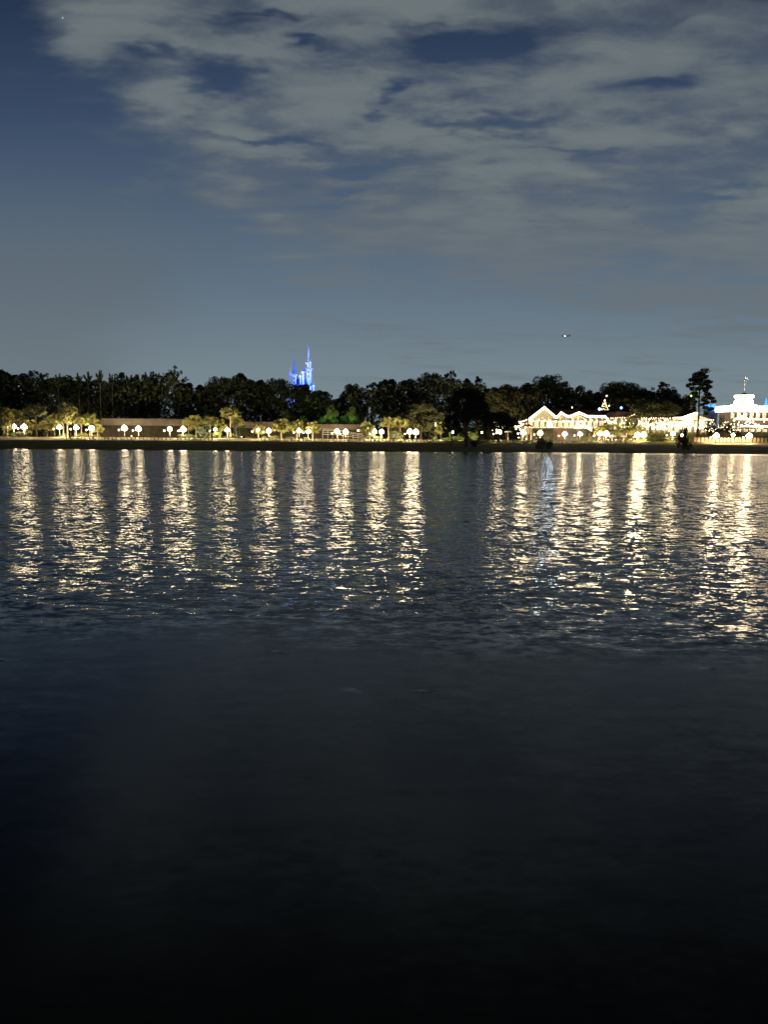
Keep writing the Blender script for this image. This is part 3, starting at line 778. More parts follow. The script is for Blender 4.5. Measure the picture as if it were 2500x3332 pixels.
rl = MB(); rl.box(0, b_-a, .06, .2, z0+.02, z0+.12); rl.build('rail', 'timber', root)
struct_bank = MB()
bx = [a+i*2.5 for i in range(20)]
struct_bank.v = [(x, y, gz(x, y)+.05) for y in (225, 240, 255, 270, 273, 275.7) for x in bx]
struct_bank.f = [(j*20+i, j*20+i+1, (j+1)*20+i+1, (j+1)*20+i) for j in range(5) for i in range(19)]
mat('sand', (.26, .19, .11), .95, .3, .6)
struct(struct_bank.build('sand_bank', 'sand', smooth=True))

# ------------------------------------------------------------------ sheds on the left
def shed(px0, px1, D, ytop, yfas, label, depth=9, rec=2.6, ncol=7):
    x0 = at(px0, 1400, D).x; x1 = at(px1, 1400, D).x; z1 = at((px0+px1)/2, ytop, D).z; zf = at((px0+px1)/2, yfas, D).z
    root = thing('shed', label, 'building', (x0, D, 0), 'long flat sheds behind the promenade')
    L_ = x1-x0; z0 = gz(x0, D)-.3
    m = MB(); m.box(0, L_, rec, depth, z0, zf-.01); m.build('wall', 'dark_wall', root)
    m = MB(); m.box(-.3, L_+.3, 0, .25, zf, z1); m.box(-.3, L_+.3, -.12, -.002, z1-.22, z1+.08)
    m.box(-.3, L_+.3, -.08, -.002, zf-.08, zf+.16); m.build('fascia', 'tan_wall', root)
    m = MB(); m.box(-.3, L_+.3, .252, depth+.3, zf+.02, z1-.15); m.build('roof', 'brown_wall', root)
    cm = MB(); cm.box(-.13, .13, .0, .24, z0, zf-.09); cme = cm.mesh('column', 'dark_wall')
    for i in range(ncol+1):
        o = bpy.data.objects.new('column', cme); COL.objects.link(o); o.parent = root; o.location = (L_*i/ncol, .02, 0)
shed(-60, 92, 293, 1354, 1384, 'dark shed with a lit tan fascia behind the first lamps', ncol=4)
shed(326, 600, 292, 1363, 1384, 'long dark shed with pale fascia behind the second lamp group')
shed(760, 960, 293, 1373, 1392, 'shed mostly hidden behind the middle palms', ncol=5)
shed(1012, 1186, 291, 1381, 1397, 'plain brown shed before the green lit trees', ncol=4)
# white stair rail on the right of the last shed
m = MB(); q0 = at(1050, 1396, 290); q1 = at(1088, 1397, 290); q2 = at(1182, 1413, 290)
for dz_ in (0, -.5, -1.2, -2.0): m.tube([q0+Vector((0,0,dz_)), q1+Vector((0,0,dz_)), q2+Vector((0,0,dz_*.8))], .06, 4)
for k in range(9):
    q = q0.lerp(q2, k/8); m.tube([(q.x, q.y, gz(q.x, q.y)-.1), (q.x, q.y, q.z-.4)], .05, 4)
tag(m.build('handrail', 'white_paint'), 'thin white handrail of a ramp along the plain brown shed', 'handrail')

# ------------------------------------------------------------------ gabled hall
def bulbs(mb, pts, step=.42, r=.2, jit=.0):
    for a_, b2 in zip(pts, pts[1:]):
        a_ = Vector(a_); b2 = Vector(b2); n = max(1, int((b2-a_).length/step))
        for i in range(n): mb.octa(a_.lerp(b2, i/n)+rv()*jit, r)
def zat(px, py, D): return at(px, py, D).z
def xat(px, D): return at(px, 1380, D).x
HD = 288.0
X = lambda px: xat(px, HD)-HX
Z = lambda px, py: zat(px, py, HD)
HX = xat(1720, HD); hz = gz(HX, HD)
hall = thing('gabled_hall', 'long hall with light edged gables and dark red roof right of the olive oak', 'building', (HX, HD, 0))
eave = [(1720,1364),(1768,1326),(1808,1359),(1823,1343),(1842,1355),(1853,1355),(1881,1343),(1908,1355),(1966,1356),(1982,1376)]
ep = [(X(px), Z(px, py)) for px, py in eave]
zE = Z(1850, 1358); zF = Z(1850, 1392); xR = X(1982)
m = MB(); m.box(.4, xR-.4, 1.2, 12, hz-.3, zF-.3); m.build('lower_wall', 'grey_wall', hall)
m = MB(); m.box(X(1805), X(1850), 1.1, 1.19, hz+.4, zF-.5); m.build('pink_panel', 'pink_wall', hall)
m = MB(); m.box(.2, xR-.2, -1.2, 12, zF-.28, zF); m.build('floor_slab', 'cream_paint', hall)
m = MB(); m.box(.4, xR-.4, 4, 12, zF+.01, zE-.3); m.build('upper_wall', 'cream_paint', hall)
# roof: main hipped body behind, cross gables in front
m = MB()
m.add([(-.6,1,zE),(xR+.6,1,zE),(xR+.6,14,zE),(-.6,14,zE),(4,7,Z(1850,1330)),(xR-3,7,Z(1950,1334))], [(0,1,5,4),(1,2,5),(2,3,4,5),(3,0,4),(3,2,1,0)])
def gable_roof(x0, xp, x1, ze, zp, y0, y1):
    m.add([(x0,y0,ze),(xp,y0,zp),(x1,y0,ze),(x0,y1,ze),(xp,y1,zp),(x1,y1,ze)], [(0,1,4,3),(1,2,5,4)])
    m.add([(x0,y0,ze-.25),(xp,y0,zp-.25),(x1,y0,ze-.25),(x0,y1,ze-.25),(xp,y1,zp-.25),(x1,y1,ze-.25)], [(3,4,1,0),(4,5,2,1)])
gable_roof(X(1720), X(1768), X(1810), ep[0][1], ep[1][1], -1.4, 8)
gable_roof(X(1808), X(1823), X(1842), Z(1825,1357), ep[3][1], -1.4, 6)
gable_roof(X(1853), X(1881), X(1908), Z(1880,1356), ep[6][1], -1.4, 6)
m.build('roof', 'red_roof', hall)
for (a1, pk, c1, zp, nm) in [(1724,1768,1806,1328,'gable'),(1811,1823,1839,1346,'gable'),(1857,1881,1904,1346,'gable')]:
    m = MB(); zb = Z(pk, 1362); m.prism([(X(a1), zb), (X(c1), zb), (X(pk), Z(pk, zp)-.3)], -1.0, -.8); m.build(nm, 'cream_paint', hall)
# bulbs
m = MB()
for dy_, dz_ in ((-1.6, 0), (-1.7, -.32), (-1.65, .28)): bulbs(m, [(x, dy_, z+dz_) for x, z in ep], .40, .19)
m.build('eave_lights', 'edge_glow', hall)
m = MB(); bulbs(m, [(.2, -1.3, zF+.1), (xR*.99, -1.3, zF+.1)], .9, .16, .15); m.build('balcony_lights', 'bulb_glow', hall)
m = MB(); m.box(.2, xR-.2, -1.15, -1.1, zF+1.0, zF+1.1)
for i in range(60): m.box(.2+i*(xR-.5)/60, .28+i*(xR-.5)/60, -1.15, -1.1, zF, zF+1.0)
m.build('balcony_rail', 'white_paint', hall)
cm = MB(); cm.lathe([(.28,0),(.2,.15),(.17,zE-zF-.4),(.3,zE-zF-.1)], n=8); cu = cm.mesh('column', 'white_paint')
cm = MB(); cm.box(-.22, .22, -.22, .22, hz-.3, zF-.29); cl_ = cm.mesh('column', 'pink_wall')
for i in range(14):
    xx = .5+i*(xR-1)/13
    o = bpy.data.objects.new('column', cu); COL.objects.link(o); o.parent = hall; o.location = (xx, -.9, zF)
    if i % 2 == 0:
        o = bpy.data.objects.new('column', cl_); COL.objects.link(o); o.parent = hall; o.location = (xx, -.8, 0)
for i in range(13):
    xx = .5+(i+.5)*(xR-1)/13
    m = MB(); m.box(xx-.75, xx+.75, 3.9, 3.98, zF+.3, zF+2.7); m.build('window', 'window_glow', hall)
    m = MB(); m.lathe([(.06,.5),(.06,.2),(.36,.12),(.42,-.1),(.2,-.3)], (xx+rnd.uniform(-.5,.5), rnd.uniform(-.4, 1.5), zE-1.1-rnd.random()*.5), 7); m.build('lantern', 'bulb_glow', hall)
# bright festoon on the right half below the balcony and the bluish flood
m = MB()
for k in range(3): bulbs(m, [(X(1870), -1.9, Z(1870,1388)-k*.25), (X(1900), -2.1, Z(1900,1384)-k*.3), (X(1925), -2.3, Z(1925,1398)-k*.3)], .45, .2)
m.build('festoon', 'bulb_glow', hall)
# white cloth swags lit from the hall front
fl = thing('floodlight', 'bluish white floodlight on a mast at the hall balcony', 'floodlight', tuple(at(1790, 1384, 284.5)))
q = at(1790, 1384, 284.5); zz = gz(q.x, 284.5)-q.z
m = MB(); m.tube([(0,0,zz),(0,0,-.6)], .09, 6); m.build('mast', 'iron', fl)
m = MB(); m.box(-.8, .8, .05, .3, -.7, .9); m.build('housing', 'iron', fl)
m = MB(); m.box(-.72, .72, -.06, .045, -.62, .82); m.build('lens', 'flood_glow', fl)

# yellow lit kiosk left of the gable
D = 287.0; x0 = xat(1700, D); x1 = xat(1733, D); q = at(1716, 1388, D)
ks = thing('kiosk', 'small yellow lit kiosk with dark openings left of the gabled hall', 'building', (x0, D, 0)); z0 = gz(x0, D)-.2
m = MB(); m.box(0, x1-x0, 0, 3, z0, q.z); m.build('wall', 'cream_paint', ks)
m = MB(); m.prism([(-.4, q.z+.01), (x1-x0+.4, q.z+.01), ((x1-x0)/2, q.z+1.3)], -.4, 3.4); m.build('roof', 'red_roof', ks)
for i in range(2): m = MB(); m.box(.5+i*1.8, 1.5+i*1.8, -.05, .02, z0+.3, z0+2.6); m.build('door', 'dark_wall', ks)
# festoons strung between trees left of the hall
m = MB()
for a_, b2, sag in [((1600,1382),(1655,1384),.6),((1655,1384),(1705,1382),.7),((1690,1372),(1718,1364),.3),((1660,1388),(1690,1388),.2)]:
    A = at(*a_, 283); B = at(*b2, 283); n = 14
    for i in range(n):
        k = i/n; m.octa(A.lerp(B, k)-Vector((0,0,4*sag*k*(1-k))), .16)
tag(m.build('festoon_lights', 'bulb_glow'), 'string of warm bulbs sagging between the trees left of the gable', 'string lights')
m = MB(); r = random.Random(31)
for k in range(46): m.octa(at(r.uniform(1590, 1730), r.uniform(1372, 1400), r.uniform(286, 290)), r.uniform(.12, .40))
tag(m.build('cafe_lights', 'bulb_glow'), 'cluster of warm lights glowing under the spreading tree left of the gable', 'string lights')
# lit parasol stand left of kiosk
def parasol(px, ytop, label, rw=1.5):
    q = at(px, ytop, 281.5); z0 = gz(q.x, 281.5)
    root = thing('parasol', label, 'parasol', (q.x, 281.5, z0), 'white parasols on the lawn'); h = q.z-z0
    m = MB(); m.lathe([(.25,0),(.06,.12),(.05,h-.1)], n=6); m.build('pole', 'white_paint', root)
    m = MB(); m.lathe([(rw,h-.75),(rw*.97,h-.6),(rw*.55,h-.28),(.05,h)], n=8); m.build('canopy', 'cloth', root)
parasol(1655, 1400, 'white parasol under string lights right of the low spreading tree')
parasol(1994, 1414, 'left white parasol on the terrace right of the lit palm trunks')
parasol(2030, 1415, 'right white parasol on the terrace near the pale stemmed palm')
def cafe_table(px, label):
    q = at(px, 1436, 279.5); z0 = gz(q.x, 279.5)
    root = thing('terrace_table', label, 'table', (q.x, 279.5, z0), 'tables on the terrace')
    m = MB(); m.lathe([(.3,0),(.05,.08),(.05,.7)], n=6); m.build('leg', 'iron', root)
    m = MB(); m.lathe([(.6,.7),(.6,.76)], n=12); m.build('tabletop', 'white_paint', root)
cafe_table(2018, 'white round table between the two terrace parasols'); cafe_table(2052, 'white round table right of the terrace parasols')

# ------------------------------------------------------------------ arcade right of the hall, then the second gabled pavilion
D = 291.0; x0 = xat(1986, D); x1 = xat(2186, D); AX = x0
arc = thing('arcade', 'low open arcade dotted with bulbs behind the olive trees', 'building', (x0, D, 0))
zt = zat(2080, 1360, D); L_ = x1-x0; z0 = min(gz(x0, D), gz(x1, D))-.3
m = MB(); m.box(0, L_, 4, 9, z0, zt-.01); m.build('wall', 'cream_paint', arc)
m = MB(); m.prism([(-.5, zt), (L_+.5, zt), (L_-2, zt+2.3), (2, zt+2.3)], -.6, 10); m.build('roof', 'red_roof', arc)
cm = MB(); cm.lathe([(.26,z0),(.18,z0+.4),(.16,zt-.3),(.28,zt-.01)], n=7); cme = cm.mesh('column', 'white_paint')
for i in range(12):
    o = bpy.data.objects.new('column', cme); COL.objects.link(o); o.parent = arc; o.location = (.3+i*(L_-.6)/11, -.2, 0)
for i in range(11):
    xx = .3+(i+.5)*(L_-.6)/11
    m = MB(); m.box(xx-.6, xx+.6, 3.9, 3.98, zt-4.6, zt-1.8); m.build('window', 'window_glow', arc)
m = MB(); r = random.Random(3)
bulbs(m, [(0, -.9, zt-.1), (X(2040)-X(1986), -.9, zt+.1), (X(2062)-X(1986), -.9, zt+1.3), (X(2088)-X(1986), -.9, zt), (L_, -.9, zt-.1)], .85, .19, .12)
for k in range(150): m.octa((r.uniform(0, L_), r.uniform(-1.4, 2), zt-r.uniform(.4, 4.6)), r.uniform(.10, .42)**1.0)
m.build('bulbs', 'bulb_glow', arc)

D = 290.0; x0 = xat(2186, D)
pv = thing('gabled_pavilion', 'open sided pavilion with one rising light edged gable at the pine trunk', 'building', (x0, D, 0))
PX = lambda px: xat(px, D)-x0
PZ = lambda py: zat(2240, py, D)
z0 = gz(x0+6, D)-.4; xe = PX(2318)
m = MB(); m.box(.3, xe, 5, 10, z0, PZ(1364)); m.build('wall', 'cream_paint', pv)
m = MB(); m.add([(PX(2186),-1,PZ(1362)),(PX(2215),-1,PZ(1360)),(PX(2262),-1,PZ(1343)),(PX(2325),-1,PZ(1362)),(PX(2186),11,PZ(1362)),(PX(2215),11,PZ(1356)),(PX(2262),11,PZ(1328)),(PX(2335),11,PZ(1350))],
      [(0,1,5,4),(1,2,6,5),(2,3,7,6)])
m.add([(PX(2186),-1,PZ(1362)-.3),(PX(2215),-1,PZ(1360)-.3),(PX(2262),-1,PZ(1343)-.3),(PX(2325),-1,PZ(1362)-.3),(PX(2186),11,PZ(1362)-.3),(PX(2215),11,PZ(1356)-.3),(PX(2262),11,PZ(1328)-.3),(PX(2335),11,PZ(1350)-.3)],
      [(4,5,1,0),(5,6,2,1),(6,7,3,2)])
m.build('roof', 'red_roof', pv)
m = MB(); m.prism([(PX(2205), PZ(1366)), (PX(2318), PZ(1366)), (PX(2262), PZ(1348))], -.6, -.45); m.build('gable', 'warm_dim_glow', pv)  # gable face glows of itself; its lit look is put into the material
m = MB()
for k in range(3): bulbs(m, [(PX(2188), -1.2, PZ(1363)+k*.22), (PX(2215), -1.2, PZ(1362)+k*.22), (PX(2258), -1.2, PZ(1346)+k*.22), (PX(2270), -1.2, PZ(1347)+k*.22)], .4, .19)
bulbs(m, [(PX(2290), -1.2, PZ(1366)), (PX(2325), -1.2, PZ(1366))], .8, .2)
r = random.Random(8)
for k in range(110): m.octa((r.uniform(0, PX(2300)), r.uniform(-1, 3), r.uniform(PZ(1396), PZ(1368))), r.uniform(.12, .42))
m.build('bulbs', 'bulb_glow', pv)
cm = MB(); cm.lathe([(.24,z0),(.17,z0+.4),(.15,PZ(1370)),(.26,PZ(1367))], n=7); cme = cm.mesh('column', 'white_paint')
for i in range(9):
    o = bpy.data.objects.new('column', cme); COL.objects.link(o); o.parent = pv; o.location = (.4+i*(xe-.8)/8, -.3, 0)
for i in range(6):
    m = MB(); xx = .8+i*xe/6; m.box(xx, xx+1.4, 4.9, 4.98, z0+1, PZ(1372)); m.build('window', 'window_glow', pv)

# ------------------------------------------------------------------ domed building
D = 302.0; cx = xat(2437, D); dome = thing('domed_building', 'white light covered building with a cupola and flagpole at the right edge', 'building', (cx, D, 0))
DX = lambda px: xat(px, D)-cx
DZ = lambda py: zat(2437, py, D)
x0 = DX(2366); x1 = DX(2570); z0 = gz(cx, D)-.4
m = MB(); m.box(x0+.5, x1, 1, 8, z0, DZ(1392)); m.build('lower_wall', 'tan_wall', dome)
m = MB(); m.box(x0+.5, x1, 2.5, 8, DZ(1391), DZ(1342)); m.build('upper_wall', 'tan_wall', dome)
m = MB(); m.box(x0+1, x1+.5, -1.2, 8.5, DZ(1391.5)-.02, DZ(1388)); m.box(x0+4, x1+.5, -1.0, 8, DZ(1367), DZ(1363)); m.build('balcony', 'white_paint', dome)
m = MB(); m.box(x0, x1+.5, -.8, 9.4, DZ(1340), DZ(1322)); m.box(x0-.3, x1+.8, -1.1, 9.7, DZ(1324), DZ(1321)-.0); m.build('parapet', 'white_paint', dome)
cm = MB(); cm.lathe([(.3,DZ(1362)),(.2,DZ(1360)),(.18,DZ(1343)),(.32,DZ(1341))], n=8); cmu = cm.mesh('column', 'white_paint')
cm = MB(); cm.lathe([(.32,z0),(.22,z0+.5),(.2,DZ(1394)),(.34,DZ(1392))], n=8); cml = cm.mesh('column', 'white_paint')
for i in range(10):
    xx = x0+1.5+i*(x1-x0-2)/9
    o = bpy.data.objects.new('column', cmu); COL.objects.link(o); o.parent = dome; o.location = (xx, -.5, 0)
    o = bpy.data.objects.new('column', cml); COL.objects.link(o); o.parent = dome; o.location = (xx, -.5, 0)
for i in range(9):
    xx = x0+2.6+i*(x1-x0-2)/9
    m = MB(); m.box(xx, xx+1.5, 2.42, 2.48, DZ(1360), DZ(1344)); m.build('window', 'warm_dim_glow', dome)
    m = MB(); m.box(xx, xx+1.5, .92, .98, z0+.8, DZ(1396)); m.build('window', 'window_glow', dome)
# drum, arched dome and ring
m = MB(); rd = (DX(2464)-DX(2410))/2
m.lathe([(rd*1.4,DZ(1322)),(rd*1.4,DZ(1318)),(rd*1.02,DZ(1317)),(rd*1.02,DZ(1309)),(rd*.95,DZ(1303)),(rd*.82,DZ(1298)),(rd*.70,DZ(1294))], (0, 5, 0), 20); m.build('cupola', 'white_paint', dome, smooth=False)
m = MB(); m.lathe([(rd*.8,DZ(1293.5)),(rd*1.0,DZ(1291)),(rd*1.0,DZ(1285)),(rd*.7,DZ(1283))], (0, 5, 0), 20); m.build('crown_ring', 'white_paint', dome)
m = MB(); m.lathe([(rd*.65,DZ(1282.8)),(.3,DZ(1277)),(.16,DZ(1275))], (0, 5, 0), 16); m.build('cap', 'red_roof', dome)
m = MB()
for k in range(5):
    a = -math.pi/2+(k-2)*.55; rr = rd*1.0
    m.tube([(rr*math.cos(a), 5+rr*math.sin(a), DZ(1317)), (rr*math.cos(a), 5+rr*math.sin(a), DZ(1308)), (rr*.96*math.cos(a), 5+rr*.96*math.sin(a), DZ(1304))], .35, 6)
m.build('arch_openings', 'warm_dim_glow', dome)
m = MB(); m.tube([(0,5,DZ(1277)),(0,5,DZ(1222))], [.13,.08], 6); pole_ = m.build('flagpole', 'white_paint', dome)
m = MB(); m.add([(.1,5,DZ(1223)),(.1,5,DZ(1232)),(.7,5.15,DZ(1232.5)),(1.15,5.0,DZ(1234)),(.8,4.9,DZ(1228))], [(0,1,2,4),(4,2,3)]); m.build('flag', 'cloth', pole_)
m = MB()
for k in range(7): bulbs(m, [(x0-.5, 9.5, DZ(1339-k*2.7)), (x0-.5, -1.35, DZ(1339-k*2.7)), (x0, -1.35, DZ(1339-k*2.7)), (x1, -1.35, DZ(1339-k*2.7))], .6, .22)  # rows added to burn the parapet out to white
bulbs(m, [(x0+4, -1.3, DZ(1364)), (x1, -1.3, DZ(1364))], .5, .19)
bulbs(m, [(x0+6, -1.4, DZ(1386)), (x1, -1.4, DZ(1386))], .6, .22)
for k, py in ((1.43,1320),(1.43,1318.5),(1.04,1291),(1.04,1288.5),(1.04,1286)):
    nn = 34
    for i in range(nn):
        a = 2*math.pi*i/nn; m.octa((rd*k*math.cos(a), 5+rd*k*math.sin(a), DZ(py)), .27)
for j in range(12):
    a = 2*math.pi*j/12+.26
    for rr, py in ((1.06,1315),(1.06,1311),(1.03,1307),(.99,1303),(.88,1299),(.76,1296)): m.octa((rd*rr*math.cos(a), 5+rd*rr*math.sin(a), DZ(py)), .30)
r = random.Random(12)
for k in range(90): m.octa((r.uniform(x0+2, x1), r.uniform(-1.5, .5), r.uniform(DZ(1404), DZ(1369))), r.uniform(.08, .24))
m.build('bulbs', 'dome_glow', dome)
def facade_fill(px, py, D_, tx, ty, tD, e, cone, col=(1, .84, .62)):  # unseen spots added to whiten the dome and gables; no fixtures there
    l = bpy.data.lights.new('facade_fill', 'SPOT'); l.energy = e; l.color = col; l.spot_size = R(cone); l.spot_blend = .6; l.shadow_soft_size = .3
    o = bpy.data.objects.new('facade_fill', l); COL.objects.link(o)
    a_ = at(px, py, D_); b2 = at(tx, ty, tD); o.location = a_; o.rotation_euler = (b2-a_).to_track_quat('-Z', 'Y').to_euler()
facade_fill(2425, 1345, 292, 2437, 1300, 306, 9000, 60)
facade_fill(2450, 1345, 292, 2437, 1240, 307, 9000, 30)
facade_fill(2370, 1400, 290, 2380, 1330, 301, 12000, 80)
facade_fill(2480, 1400, 290, 2480, 1330, 301, 12000, 80)
facade_fill(1768, 1390, 281, 1768, 1345, 287, 2500, 90)
facade_fill(1880, 1390, 281, 1880, 1352, 287, 2500, 110)
facade_fill(2262, 1395, 283, 2262, 1350, 289, 2500, 100)
# entrance gable in front
m = MB(); m.prism([(DX(2380), DZ(1366)), (DX(2408), DZ(1355)), (DX(2434), DZ(1371)), (DX(2432), DZ(1373)), (DX(2408), DZ(1358)), (DX(2380), DZ(1369))], -2.6, -1.3); m.build('entrance_gable', 'white_paint', dome)
m = MB()
for k in range(2): bulbs(m, [(DX(2380), -2.8, DZ(1366)+k*.25), (DX(2408), -2.8, DZ(1355)+k*.25), (DX(2434), -2.8, DZ(1371)+k*.25)], .4, .2)
m.build('gable_lights', 'bulb_glow', dome)
m = MB(); m.tube([(DX(2392),2,DZ(1322)),(DX(2398),2,DZ(1306)),(DX(2396),2,DZ(1295))], .12, 5); m.box(DX(2394), DX(2408), 1.8, 2.2, DZ(1296), DZ(1293)); m.build('roof_mast', 'white_paint', dome)
# lights hanging in the shrubs by the steps
m = MB(); r = random.Random(21)
for k in range(70):
    q = at(r.uniform(2290, 2420), r.uniform(1372, 1408), r.uniform(283, 287)); m.octa(q, r.uniform(.07, .2))
tag(m.build('twinkle_lights', 'bulb_glow'), 'scattered warm light dots hung in the shrubs left of the domed building', 'string lights')

# blue roofs beyond, floodlight put into the cyan ones as their own glow
def blue_roof(px, ytop, ybase, wpx, D, label, gm):
    q = at(px, ytop, D); z1 = q.z; z0 = gz(q.x, D); zb = at(px, ybase, D).z; w = wpx*D/F/2
    root = thing('blue_tower', label, 'tower', (q.x, D, z0), 'blue towers far on the right')
    m = MB(); m.lathe([(w*.85,0),(w*.85,zb-z0)], n=10); m.build('wall', 'stone', root)
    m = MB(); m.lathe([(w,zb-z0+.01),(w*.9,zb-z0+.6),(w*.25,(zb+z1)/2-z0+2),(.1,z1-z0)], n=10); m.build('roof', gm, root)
blue_roof(2304, 1308, 1334, 26, 400, 'blue glowing tent roof behind the pine trunk', 'cyan_glow')
blue_roof(2324, 1318, 1336, 30, 402, 'lower cyan glowing tent roof right of the pine trunk', 'cyan_glow')
blue_roof(2262, 1304, 1314, 14, 398, 'small blue roof left of the pine trunk', 'blue_slate')
blue_roof(2496, 1294, 1326, 12, 400, 'cyan glowing tower at the right edge beside the cupola', 'cyan_glow')
# lit cone tree and coloured bulbs in the grove
q = at(1965, 1288, 301); zb = at(1965, 1334, 301).z
ct = thing('lit_cone_tree', 'slim tree of golden lights with a star in the grove above the hall', 'lit tree', (q.x, 299, gz(q.x, 299)))
h0 = zb-gz(q.x, 299); H = q.z-zb
m = MB(); m.tube([(0,0,0),(0,0,h0+H)], [.2,.05], 6); m.build('pole', 'iron', ct)
m = MB(); r = random.Random(2)
for k in range(90):
    t_ = r.random()**1.4; a = r.uniform(0, 6.28); rr = (1-t_)*1.4+.1; m.octa((rr*math.cos(a), rr*math.sin(a), h0+t_*H*.75), .085)
m.build('bulbs', 'bulb_soft', ct)
m = MB(); m.octa((.6,-.4,h0+H*.98), .33); m.build('star', 'bulb_glow', ct)
for px, py, s_, lab, g_ in [(1952,1331,.45,'blue light on the hall roof ridge below the golden tree','blue_bulb'),(2023,1327,.4,'blue light in the grove right of the golden tree','blue_bulb'),
                    (1984,1320,.22,'small warm light in the grove right of the golden tree','bulb_soft'),(1863,1326,.22,'small warm light above the hall roof left of the golden tree','bulb_soft'),
                    (2251,1288,.32,'green light beside the upper trunk of the lone pine','green')]:
    if g_ == 'green': emit('green_bulb', (.35, 1, .08), 6); g_ = 'green_bulb'
    q = at(px, py, 284 if px != 2251 else 284); z0 = gz(q.x, q.y)
    root = thing('mast_light', lab, 'light', (q.x, q.y, z0), 'coloured lights on masts')
    m = MB(); m.tube([(0,0,-.2),(0,0,q.z-z0-s_*.8)], .04, 5); m.build('mast', 'iron', root)
    m = MB(); m.lathe([(s_*.4,-s_),(s_,-s_*.3),(s_,s_*.3),(s_*.4,s_)], (0,0,q.z-z0), 8); m.build('bulb', g_, root)

# ------------------------------------------------------------------ castle (plain stand-in) in blue floodlight
D = 560.0; c0 = at(985, 1260, D); KX = lambda px: at(px, 1260, D).x-c0.x
KZ = lambda py: at(985, py, D).z
cs = thing('castle', 'blue floodlit castle with one tall spire above the trees', 'castle', (c0.x, D, 0)); z0 = gz(c0.x, D)-1
def tower(px, rpx, ybase, ytop, yroof, dy, m1, m2, flare=1.12):
    rr = rpx*D/F
    m = MB(); m.lathe([(rr,z0 if ybase is None else KZ(ybase)),(rr,KZ(ytop+3)),(rr*flare,KZ(ytop+1)),(rr*flare,KZ(ytop))], (KX(px), dy, 0), 14)
    for i in range(8):
        a = 6.283*i/8; m.box(KX(px)+rr*flare*math.cos(a)-.4, KX(px)+rr*flare*math.cos(a)+.4, dy+rr*flare*math.sin(a)-.4, dy+rr*flare*math.sin(a)+.4, KZ(ytop)-.1, KZ(ytop)+1.1)
    tw = m.build('tower', m1, cs)
    m = MB(); m.lathe([(rr*.98,KZ(ytop)+.02),(rr*.46,KZ(ytop-(ytop-yroof)*.34)),(rr*.2,KZ(ytop-(ytop-yroof)*.72)),(.12,KZ(yroof))], (KX(px), dy, 0), 14); m.build('spire', m2, tw)
    if rpx > 6.8:
        m = MB()
        for zz in (ytop+8, ytop+22):
            m.box(KX(px)-.35, KX(px)+.35, dy-rr-.12, dy-rr+.3, KZ(zz)-1.0, KZ(zz)+.8)
        m.build('window', 'glass_dark', tw)
m = MB(); m.box(KX(935), KX(1013), 0, 26, z0, KZ(1262)); m.build('keep', 'stone', cs)
m = MB(); m.add([(KX(950),-1,KZ(1261)),(KX(1005),-1,KZ(1261)),(KX(1005),20,KZ(1261)),(KX(950),20,KZ(1261)),(KX(962),9,KZ(1230)),(KX(990),9,KZ(1230))], [(0,1,5,4),(1,2,5),(2,3,4,5),(3,0,4)]); m.build('hall_roof', 'blue_slate', cs)
m = MB()
for i in range(9): m.box(KX(935)+i*2.1, KX(935)+i*2.1+1.1, -.05, .9, KZ(1262)+.01, KZ(1262)+1.3)
m.build('battlement', 'stone', cs)
tower(1002, 10.5, None, 1200, 1174, 8, 'stone', 'stone')
tower(1001, 6.5, 1200, 1181, 1102, 8, 'stone', 'stone', 1.3)
tower(956, 7, None, 1222, 1160, 4, 'stone', 'blue_slate')
tower(943, 2.6, None, 1218, 1196, 2, 'stone', 'stone')
tower(1009, 2.0, 1196, 1180, 1163, 4, 'stone', 'stone')
tower(985, 4.0, None, 1212, 1192, 3, 'stone', 'blue_slate')
tower(977, 2.4, None, 1226, 1212, 1, 'stone', 'stone')
tower(1020, 3.0, None, 1258, 1248, 0, 'stone', 'stone')
tower(927, 3.0, None, 1276, 1262, 0, 'stone', 'blue_slate')
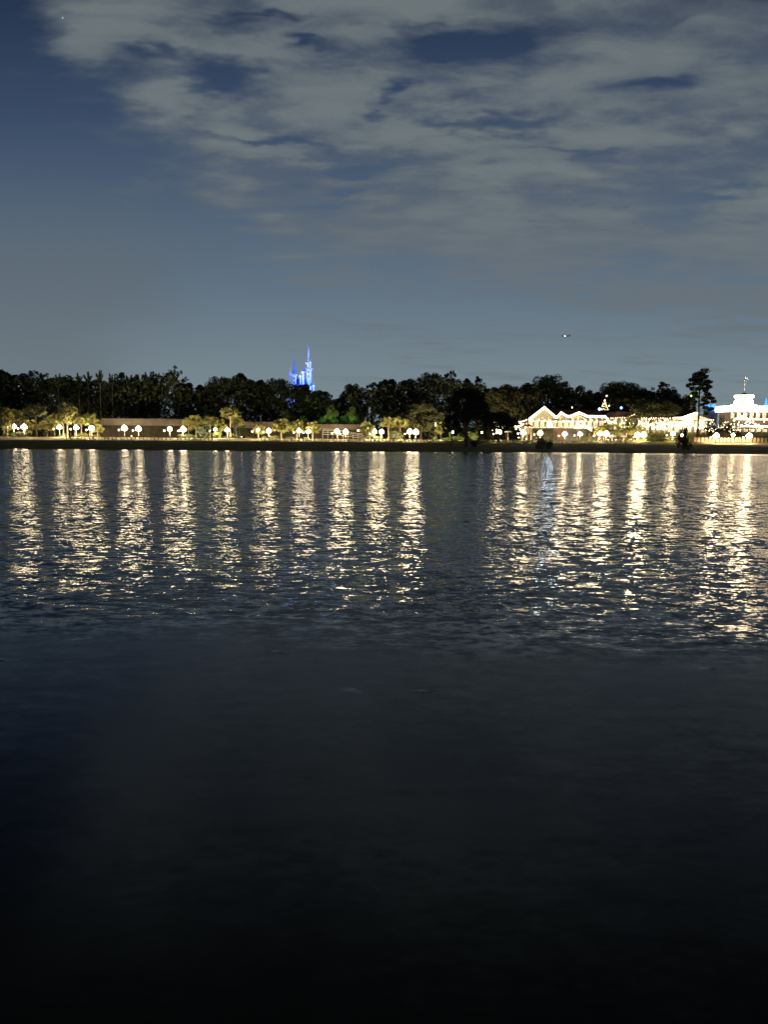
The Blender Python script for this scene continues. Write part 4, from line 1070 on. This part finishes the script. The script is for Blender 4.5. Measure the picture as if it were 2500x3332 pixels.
def spot(px, py, tx, ty, dy, power, col, size=60):
    l = bpy.data.lights.new('flood', 'SPOT'); l.energy = power; l.color = col; l.spot_size = R(size); l.spot_blend = .6; l.shadow_soft_size = 1
    o = bpy.data.objects.new('flood', l); COL.objects.link(o)
    a_ = Vector((c0.x+KX(px), D+dy, KZ(py))); b2 = Vector((c0.x+KX(tx), D+8, KZ(ty)))
    o.location = a_; o.rotation_euler = (b2-a_).to_track_quat('-Z', 'Y').to_euler()
BL = (.10, .22, 1)
spot(1060, 1290, 1003, 1205, -34, 210000, (.16, .32, 1), 40)
spot(960, 1290, 1001, 1150, -40, 150000, (.40, .38, 1), 40)
spot(915, 1290, 956, 1205, -30, 50000, (.14, .28, 1), 60)
spot(985, 1300, 985, 1245, -26, 36000, BL, 90)
spot(1090, 1280, 1000, 1180, 20, 30000, (.12, .25, 1), 50)

# green floodlight behind the shed
for px in (1048, 1085, 1140, 985):
    l = bpy.data.lights.new('green_flood', 'SPOT'); l.spot_size = R(130); l.spot_blend = .7; l.energy = 600 if px != 985 else 200; l.color = (.45, 1, .38); l.shadow_soft_size = .3
    q = at(px, 1386, 296.5); o = bpy.data.objects.new('green_flood', l); COL.objects.link(o); o.location = (q.x, q.y-.6, 7.4); o.rotation_euler = (R(180-40), 0, 0)

# ------------------------------------------------------------------ aeroplane
q = at(1842, 1093, 2500)
pl = thing('aeroplane', 'tiny aeroplane with lights in the sky right of the castle', 'aeroplane', tuple(q))
m = MB(); m.tube([(-14,0,0),(-11,0,0),(11,0,0),(16,0,1)], [.5,1.9,1.9,.4], 10); m.build('fuselage', 'white_paint', pl)
m = MB(); m.add([(-3,-16,.2),(1,-16,.2),(4,0,-.4),(-4,0,-.4),(1,16,.2),(-3,16,.2)], [(0,1,2,3),(3,2,4,5)]); m.add([(12,-5,.8),(14,-5,.8),(15,0,.8),(11,0,.8),(14,5,.8),(12,5,.8)], [(0,1,2,3),(3,2,4,5)]); m.add([(11,0,1),(15,0,1),(16,0,5),(14,0,5)], [(0,1,2,3)]); m.build('wing', 'white_paint', pl)
m = MB(); m.octa((-3,-3,-1), 1.3); m.build('landing_light', 'plane_glow', pl)
